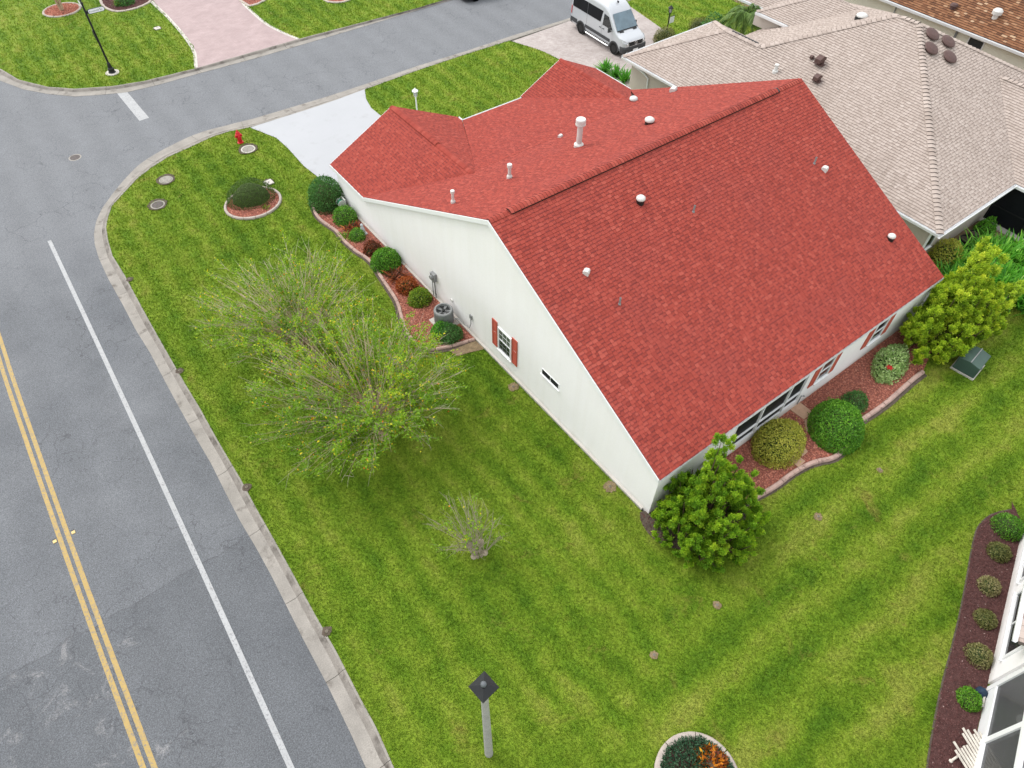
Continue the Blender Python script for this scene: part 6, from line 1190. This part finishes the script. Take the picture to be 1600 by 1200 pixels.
# white slatted panel lying by the porch
wp = thing('slatted_panel', (13.45, -4.43, 0), 'broken whitewashed slatted wooden panel leaning in the mulch against the porch', 'wooden panel'); rw = random.Random(4)
a0, a1 = Vector((12.86, -5.84, 0.1)), Vector((13.47, -3.83, 0.42)); dirv = (a1 - a0); side = Vector((-dirv.y, dirv.x, 0)).normalized()
for k in range(11):
    sft = (k - 5) * 0.085; ln = 1.0 - rw.uniform(0.0, 0.22) - 0.02 * abs(k - 5); b = MB(); u = dirv.normalized(); p0 = a0 + side * sft; p1 = a0 + dirv * ln + side * (sft * 1.15)
    upv = u.cross(side).normalized(); b.extr([p0 - side * 0.035, p0 + side * 0.035, p1 + side * 0.03, p1 - side * 0.035], upv * 0.02); b.obj('slat', M_wwood, wp)
b = MB(); b.box(a0 + dirv * 0.45, (0.08, 0.95, 0.03), math.atan2(side.y, side.x) - math.pi / 2); b.obj('cross_batten', M_wwood, wp)
b = MB(); g1, g2 = Vector((13.04, -4.33, 0.15)), Vector((12.69, -4.27, 0.05)); b.tube([g1, g2], [0.03, 0.035], 7); b.lathe([(0.05, -0.03), (0.055, 0.02), (0.02, 0.06)], g2, 10); e = b.obj('garden_stake', M_wwood); tag(e, 'short pale wooden stake lying in the mulch below the slatted panel', 'stake')
bc = thing('blue_cover', (15.19, -3.83, 0), 'crumpled navy blue cover on the mulch at the porch corner', 'cover'); b = MB(); q = Vector((15.14, -3.8, 0)); b.lathe([(0.2, 0.02), (0.17, 0.12), (0.1, 0.2), (0.03, 0.22)], q, 7); b.obj('cloth', M_bluecloth, bc)
# porch furniture seen through the frame
def p4v(s_, o_, z): return tuple(p4(s_, o_, z))
ch = thing('porch_chair', p4v(0.5, -1.6, 0.06), 'dark padded chair inside the screened porch', 'chair'); M_cush = mat('dark_cushion', (0.03, 0.04, 0.036), 0.8, 0.2, 5); a4 = math.atan2(D4.y, D4.x)
b = MB(); b.box(p4(0.5, -1.5, 0.46), (0.62, 0.62, 0.14), a4 + 0.3); b.obj('seat', M_cush, ch, bevel=0.03); b = MB(); b.box(p4(0.62, -1.83, 0.76), (0.62, 0.12, 0.6), a4 + 0.3); b.obj('backrest', M_cush, ch, bevel=0.03)
for dx, dy in ((-0.27, -0.27), (0.27, -0.27), (0.27, 0.27), (-0.27, 0.27)): b = MB(); c_ = p4(0.5 + dx, -1.5 + dy, 0.06); b.tube([c_, c_ + Vector((0, 0, 0.36))], 0.02, 6); b.obj('leg', M_dgrey, ch)
tb = thing('porch_table', p4v(-1.1, -1.5, 0.06), 'round dark glass table inside the screened porch', 'table'); b = MB(); b.lathe([(0.62, 0.68), (0.63, 0.70), (0.62, 0.72)], p4(-1.1, -1.5, 0.06), 28); b.obj('table_top', M_cush, tb)
for k in range(4): a = k * 1.571 + 0.4; b = MB(); c_ = p4(-1.1, -1.5, 0.06); b.tube([c_ + Vector((0.42 * math.cos(a), 0.42 * math.sin(a), 0)), c_ + Vector((0.3 * math.cos(a), 0.3 * math.sin(a), 0.68))], 0.02, 6); b.obj('leg', M_dgrey, tb)
ob = thing('white_ornament', p4v(0.75, -0.75, 0.06), 'white bowl-shaped ornament inside the porch by the frame', 'ornament'); b = MB(); b.lathe([(0.1, 0), (0.06, 0.3), (0.05, 0.5), (0.16, 0.62), (0.2, 0.74), (0.17, 0.74), (0.02, 0.64)], p4(0.75, -0.75, 0.06), 16); b.obj('bowl', M_vent, ob)

# ------------------------------------------------------------------ vehicles
def loft(mb, stations, mi=0):
    rings = []
    for (y, zb, zt, ws, rnd) in stations:
        def hw(z): return ws * (0.975 - max(0.0, z - 1.15) * 0.062 - max(0.0, 0.6 - z) * 0.12)
        zm = zb + 0.25; zl = [zb, zb + 0.06, zm, zm + (zt - zm) * 0.45, zt - rnd * 1.0, zt - rnd * 0.45, zt - rnd * 0.12, zt]
        fx = [0.93, 1, 1, 1, 1, 0.965, 0.86, 0.55]
        half = [(hw(z) * f, z) for z, f in zip(zl, fx)] + [(0.0, zt + 0.012)]
        rings.append([(x, y, z) for x, z in half] + [(-x, y, z) for x, z in half[-2::-1]])
    k = len(rings[0]); vs = [p for r in rings for p in r]
    fs = [(i * k + j, i * k + j + 1, (i + 1) * k + j + 1, (i + 1) * k + j) for i in range(len(rings) - 1) for j in range(k - 1)]
    fs += [tuple(range(k))[::-1], tuple(range((len(rings) - 1) * k, len(rings) * k))] + [(i * k + k - 1, i * k, (i + 1) * k, (i + 1) * k + k - 1) for i in range(len(rings) - 1)]
    mb.add(vs, fs, mi)
def wheel(parent, x, y, r, side, w_=0.24):
    T = Matrix.Translation((x, y, r)) @ Matrix.Rotation(math.pi / 2 * side, 4, 'Y'); b = MB(); b.lathe([(r * 0.62, -w_ / 2), (r * 0.94, -w_ / 2), (r, -w_ * 0.3), (r, w_ * 0.3), (r * 0.94, w_ / 2), (r * 0.64, w_ / 2), (r * 0.62, w_ * 0.4)], (0, 0, 0), 26, T=T); ty = b.obj('wheel', M_tyre, parent, local=True)
    b = MB(); b.lathe([(r * 0.63, w_ * 0.2), (r * 0.64, w_ * 0.47), (r * 0.56, w_ * 0.46), (r * 0.55, w_ * 0.25), (0.02, w_ * 0.25)], (0, 0, 0), 26, T=T); b.obj('rim', M_rim, ty, local=True)
    for k in range(5): b = MB(); b.box((0, r * 0.30, w_ * 0.36), (r * 0.17, r * 0.56, 0.04), T=T @ Matrix.Rotation(k * 1.2566, 4, 'Z')); b.lathe([(r * 0.14, w_ * 0.3), (r * 0.13, w_ * 0.46), (0.01, w_ * 0.47)], (0, 0, 0), 12, T=T) if k == 0 else None; b.obj('spoke', M_rim, ty, local=True)
def quad(parent, name, pts, m, off=(0, 0, 0), t=(0, 0, 0)):
    b = MB(); o = Vector(off); b.extr([Vector(p) + o for p in pts], t); return b.obj(name, m, parent, local=True)
van = thing('van', (34.8, 32.35, 0.03), 'silver high-roof passenger van parked on the pale paver driveway', 'van', rz=math.pi - 0.06)
# local frame: +y is forwards, nose at y=0
sec = [(0.0, 0.42, 0.98, 0.80, 0.10), (-0.06, 0.36, 1.08, 0.90, 0.12), (-0.25, 0.34, 1.18, 0.975, 0.12), (-0.6, 0.34, 1.30, 1.0, 0.12), (-0.98, 0.34, 1.43, 1.0, 0.10), (-1.32, 0.34, 1.80, 1.0, 0.14), (-1.74, 0.34, 2.26, 1.0, 0.20), (-1.95, 0.34, 2.48, 1.0, 0.24), (-2.35, 0.34, 2.70, 1.0, 0.30), (-2.9, 0.34, 2.77, 1.0, 0.32), (-5.6, 0.34, 2.77, 1.0, 0.32), (-5.86, 0.36, 2.73, 0.99, 0.32), (-5.92, 0.42, 2.66, 0.965, 0.32)]
b = MB(); loft(b, sec); b.obj('body', M_van, van, True, local=True)
def vx(z): return 0.975 - max(0.0, z - 1.15) * 0.062
for sg in (-1, 1):
    def sp3(y, z, o=0.006): return (sg * (vx(z) + o), y, z)
    T = (sg * 0.010, 0, 0)
    quad(van, 'side_window', [sp3(-2.66, 1.52), sp3(-2.52, 2.24), sp3(-4.1, 2.24), sp3(-4.1, 1.52)], M_screen, t=T); quad(van, 'side_window', [sp3(-4.13, 1.52), sp3(-4.13, 2.24), sp3(-5.74, 2.24), sp3(-5.74, 1.52)], M_screen, t=T)
    quad(van, 'door_window', [sp3(-1.36, 1.42), sp3(-1.88, 2.08), sp3(-2.36, 2.14), sp3(-2.40, 1.42)], M_glass, t=T)
    quad(van, 'side_cladding', [sp3(-1.5, 0.60, 0.004), sp3(-1.5, 0.80, 0.004), sp3(-4.22, 0.80, 0.004), sp3(-4.22, 0.60, 0.004)], M_dgrey, t=(sg * 0.022, 0, 0)); quad(van, 'side_cladding', [sp3(-5.14, 0.52, 0.004), sp3(-5.14, 0.80, 0.004), sp3(-5.88, 0.80, -0.003), sp3(-5.88, 0.52, -0.003)], M_dgrey, t=(sg * 0.022, 0, 0))
    for yw in (-1.0, -4.68):
        wheel(van, sg * 0.865, yw, 0.365, sg); b = MB(); pr = [(0, 0, 0)] + []
        arc = [(0.50 * math.cos(a), 0.47 * math.sin(a)) for a in np.linspace(-0.15, math.pi + 0.15, 15)]; inn = [(0.40 * math.cos(a), 0.395 * math.sin(a)) for a in np.linspace(-0.15, math.pi + 0.15, 15)][::-1]
        for k in range(14): q4 = [arc[k], arc[k + 1], inn[13 - k], inn[14 - k]]; b.extr([(sg * 0.955, yw + u, 0.38 + v) for u, v in q4], (sg * 0.045, 0, 0))
        b.obj('wheel_arch', M_dgrey, van, local=True); b = MB(); b.extr([(sg * 0.72, yw + u, 0.38 + v) for u, v in [(0.41 * math.cos(a), 0.41 * math.sin(a)) for a in np.linspace(0, 2 * math.pi, 19)[:-1]]], (sg * 0.265, 0, 0)); b.obj('wheel_well', M_black, van, local=True)
    b = MB(); b.tube([(sg * 1.0, -1.55, 0.36), (sg * 1.06, -1.7, 0.36), (sg * 1.06, -4.0, 0.36), (sg * 1.0, -4.15, 0.36)], 0.05, 8); b.obj('running_board', M_chrome, van, local=True)
    b = MB(); b.box((sg * 1.12, -1.50, 1.42), (0.2, 0.10, 0.30)); b.box((sg * 1.0, -1.47, 1.32), (0.16, 0.05, 0.06)); b.obj('wing_mirror', M_dgrey, van, bevel=0.02, local=True)
    for yh in (-2.28, -2.62): b = MB(); b.box((sg * 0.985, yh, 1.2), (0.03, 0.16, 0.04)); b.obj('door_handle', M_dgrey, van, local=True)
    for yl in (-1.28, -2.47, -4.12): b = MB(); b.extr([sp3(yl, 0.84, -0.004), sp3(yl - 0.012, 0.84, -0.004), sp3(yl - 0.012, 1.48, -0.004), sp3(yl, 1.48, -0.004)], (sg * 0.007, 0, 0)); b.obj('door_seam', M_grey, van, local=True)
    hl = quad(van, 'headlight', [(sg * 0.56, -0.015, 0.83), (sg * 0.93, -0.22, 0.86), (sg * 0.965, -0.50, 1.19), (sg * 0.86, -0.20, 1.15), (sg * 0.60, -0.02, 1.0)], M_lamp, off=(sg * 0.012, 0.03, 0), t=(0, 0.025, 0)); b = MB(); b.lathe([(0.075, 0), (0.06, 0.03), (0.01, 0.035)], (0, 0, 0), 14, T=Matrix.Translation((sg * 0.70, 0.01, 0.93)) @ Matrix.Rotation(-math.pi / 2, 4, 'X')); b.obj('lamp_lens', M_chrome, hl, local=True)
    quad(van, 'tail_light', [sp3(-5.90, 1.0, -0.03), sp3(-5.80, 1.0), sp3(-5.80, 1.5), sp3(-5.90, 1.5, -0.03)], M_red, t=(sg * 0.012, 0, 0)); quad(van, 'bonnet_vent', [(sg * 0.40, -0.78, 1.372), (sg * 0.72, -0.82, 1.372), (sg * 0.72, -0.93, 1.418), (sg * 0.40, -0.90, 1.42)], M_black, off=(0, 0, 0.012), t=(0, 0, 0.01))
ws = quad(van, 'windscreen', [(-0.86, -1.0, 1.455), (0.86, -1.0, 1.455), (0.76, -1.72, 2.26), (-0.76, -1.72, 2.26)], M_winscr, off=(0, 0.022, 0.02), t=(0, 0.012, 0.011)); b = MB(); b.tube([(0.2, -0.99, 1.475), (-0.55, -1.10, 1.62)], 0.014, 5); b.tube([(-0.5, -0.99, 1.475), (-0.75, -1.2, 1.74)], 0.014, 5); b.obj('wipers', M_black, van, local=True)
quad(van, 'cowl', [(-0.88, -0.93, 1.425), (0.88, -0.93, 1.425), (0.86, -1.0, 1.455), (-0.86, -1.0, 1.455)], M_black, off=(0, 0.018, 0.018), t=(0, 0.006, 0.006))
gr = quad(van, 'grille', [(-0.52, 0.0, 0.80), (0.52, 0.0, 0.80), (0.60, -0.03, 1.07), (-0.60, -0.03, 1.07)], M_black, off=(0, 0.012, 0), t=(0, 0.03, 0))
for z in (0.85, 0.92, 0.99): b = MB(); b.box((0, 0.045, z), (1.02, 0.02, 0.016)); b.obj('grille_bar', M_dgrey, gr, local=True)
b = MB(); b.box((0, 0.03, 1.075), (1.18, 0.03, 0.025)); b.box((0, 0.045, 0.79), (1.04, 0.025, 0.02)); b.obj('grille_trim', M_chrome, gr, local=True)
b = MB(); T = Matrix.Translation((0, 0.05, 0.935)) @ Matrix.Rotation(-math.pi / 2, 4, 'X'); ring = [Vector((0.115 * math.cos(a), 0.115 * math.sin(a), 0.01)) for a in np.linspace(0, 2 * math.pi, 25)]; b.tube([T @ p for p in ring], 0.011, 6)
for k in range(3): a = math.pi / 2 + k * 2.0944; b.tube([T @ Vector((0, 0, 0.01)), T @ Vector((0.11 * math.cos(a), -0.11 * math.sin(a), 0.01))], [0.02, 0.005], 5)
b.obj('emblem', M_chrome, gr, local=True)
b = MB(); loft(b, [(0.075, 0.30, 0.62, 0.74, 0.08), (0.06, 0.28, 0.74, 0.90, 0.08), (-0.06, 0.26, 0.79, 0.98, 0.06), (-0.42, 0.26, 0.78, 1.015, 0.06)]); bp = b.obj('front_bumper', M_dgrey, van, True, local=True); b = MB(); b.box((0, 0.085, 0.50), (0.42, 0.02, 0.13)); b.obj('number_plate', M_trim, bp, local=True)
for sg in (-1, 1): b = MB(); b.lathe([(0.06, 0), (0.05, 0.02), (0.01, 0.02)], (0, 0, 0), 12, T=Matrix.Translation((sg * 0.72, 0.055, 0.46)) @ Matrix.Rotation(-math.pi / 2, 4, 'X')); b.obj('fog_lamp', M_lamp, bp, local=True)
b = MB(); loft(b, [(-5.80, 0.32, 0.62, 1.0, 0.05), (-5.98, 0.34, 0.60, 0.97, 0.05)]); b.obj('rear_bumper', M_dgrey, van, True, local=True)
b = MB(); b.box((0.0, -2.2, 2.74), (0.05, 0.16, 0.12)); b.obj('roof_aerial', M_black, van, bevel=0.015, local=True)
quad(van, 'rear_window', [(-0.78, -5.925, 1.5), (0.78, -5.925, 1.5), (0.72, -5.925, 2.2), (-0.72, -5.925, 2.2)], M_screen, t=(0, -0.012, 0))
# car on the side street, its near corner at the top of the picture
car = thing('parked_car', (30.55, 46.95, RZ), 'pale car on the side street, only its front corner showing at the top', 'car', rz=math.pi / 2)
b = MB(); loft(b, [(0.0, 0.40, 0.68, 0.72, 0.08), (-0.08, 0.30, 0.78, 0.82, 0.10), (-0.35, 0.24, 0.88, 0.90, 0.10), (-1.1, 0.22, 0.98, 0.92, 0.10), (-1.35, 0.22, 1.06, 0.92, 0.10), (-2.0, 0.22, 1.42, 0.92, 0.16), (-3.2, 0.22, 1.45, 0.92, 0.18), (-3.9, 0.22, 1.12, 0.92, 0.14), (-4.4, 0.26, 1.05, 0.88, 0.12), (-4.55, 0.36, 0.95, 0.82, 0.12)]); b.obj('body', M_carw, car, True, local=True)
b = MB(); loft(b, [(0.02, 0.22, 0.44, 0.70, 0.06), (-0.10, 0.20, 0.46, 0.84, 0.06), (-0.40, 0.20, 0.42, 0.91, 0.05)]); b.obj('front_bumper', M_dgrey, car, True, local=True)
for sg in (-1, 1):
    for yw in (-0.85, -3.55): wheel(car, sg * 0.80, yw, 0.33, sg, 0.22); b = MB(); b.extr([(sg * 0.66, yw + u, 0.34 + v) for u, v in [(0.37 * math.cos(a), 0.37 * math.sin(a)) for a in np.linspace(0, 2 * math.pi, 19)[:-1]]], (sg * 0.25, 0, 0)); b.obj('wheel_well', M_black, car, local=True)
    quad(car, 'headlight', [(sg * 0.5, -0.03, 0.58), (sg * 0.75, -0.14, 0.6), (sg * 0.8, -0.36, 0.76), (sg * 0.55, -0.06, 0.72)], M_lamp, off=(sg * 0.01, 0.02, 0), t=(0, 0.02, 0)); quad(car, 'side_window', [(sg * 0.875, -1.7, 1.0), (sg * 0.85, -2.1, 1.32), (sg * 0.85, -3.2, 1.34), (sg * 0.875, -3.7, 1.05)], M_glass, off=(sg * 0.02, 0, 0), t=(sg * 0.01, 0, 0))
quad(car, 'windscreen', [(-0.74, -1.42, 1.09), (0.74, -1.42, 1.09), (0.66, -1.98, 1.40), (-0.66, -1.98, 1.40)], M_winscr, off=(0, 0.02, 0.02), t=(0, 0.01, 0.012))
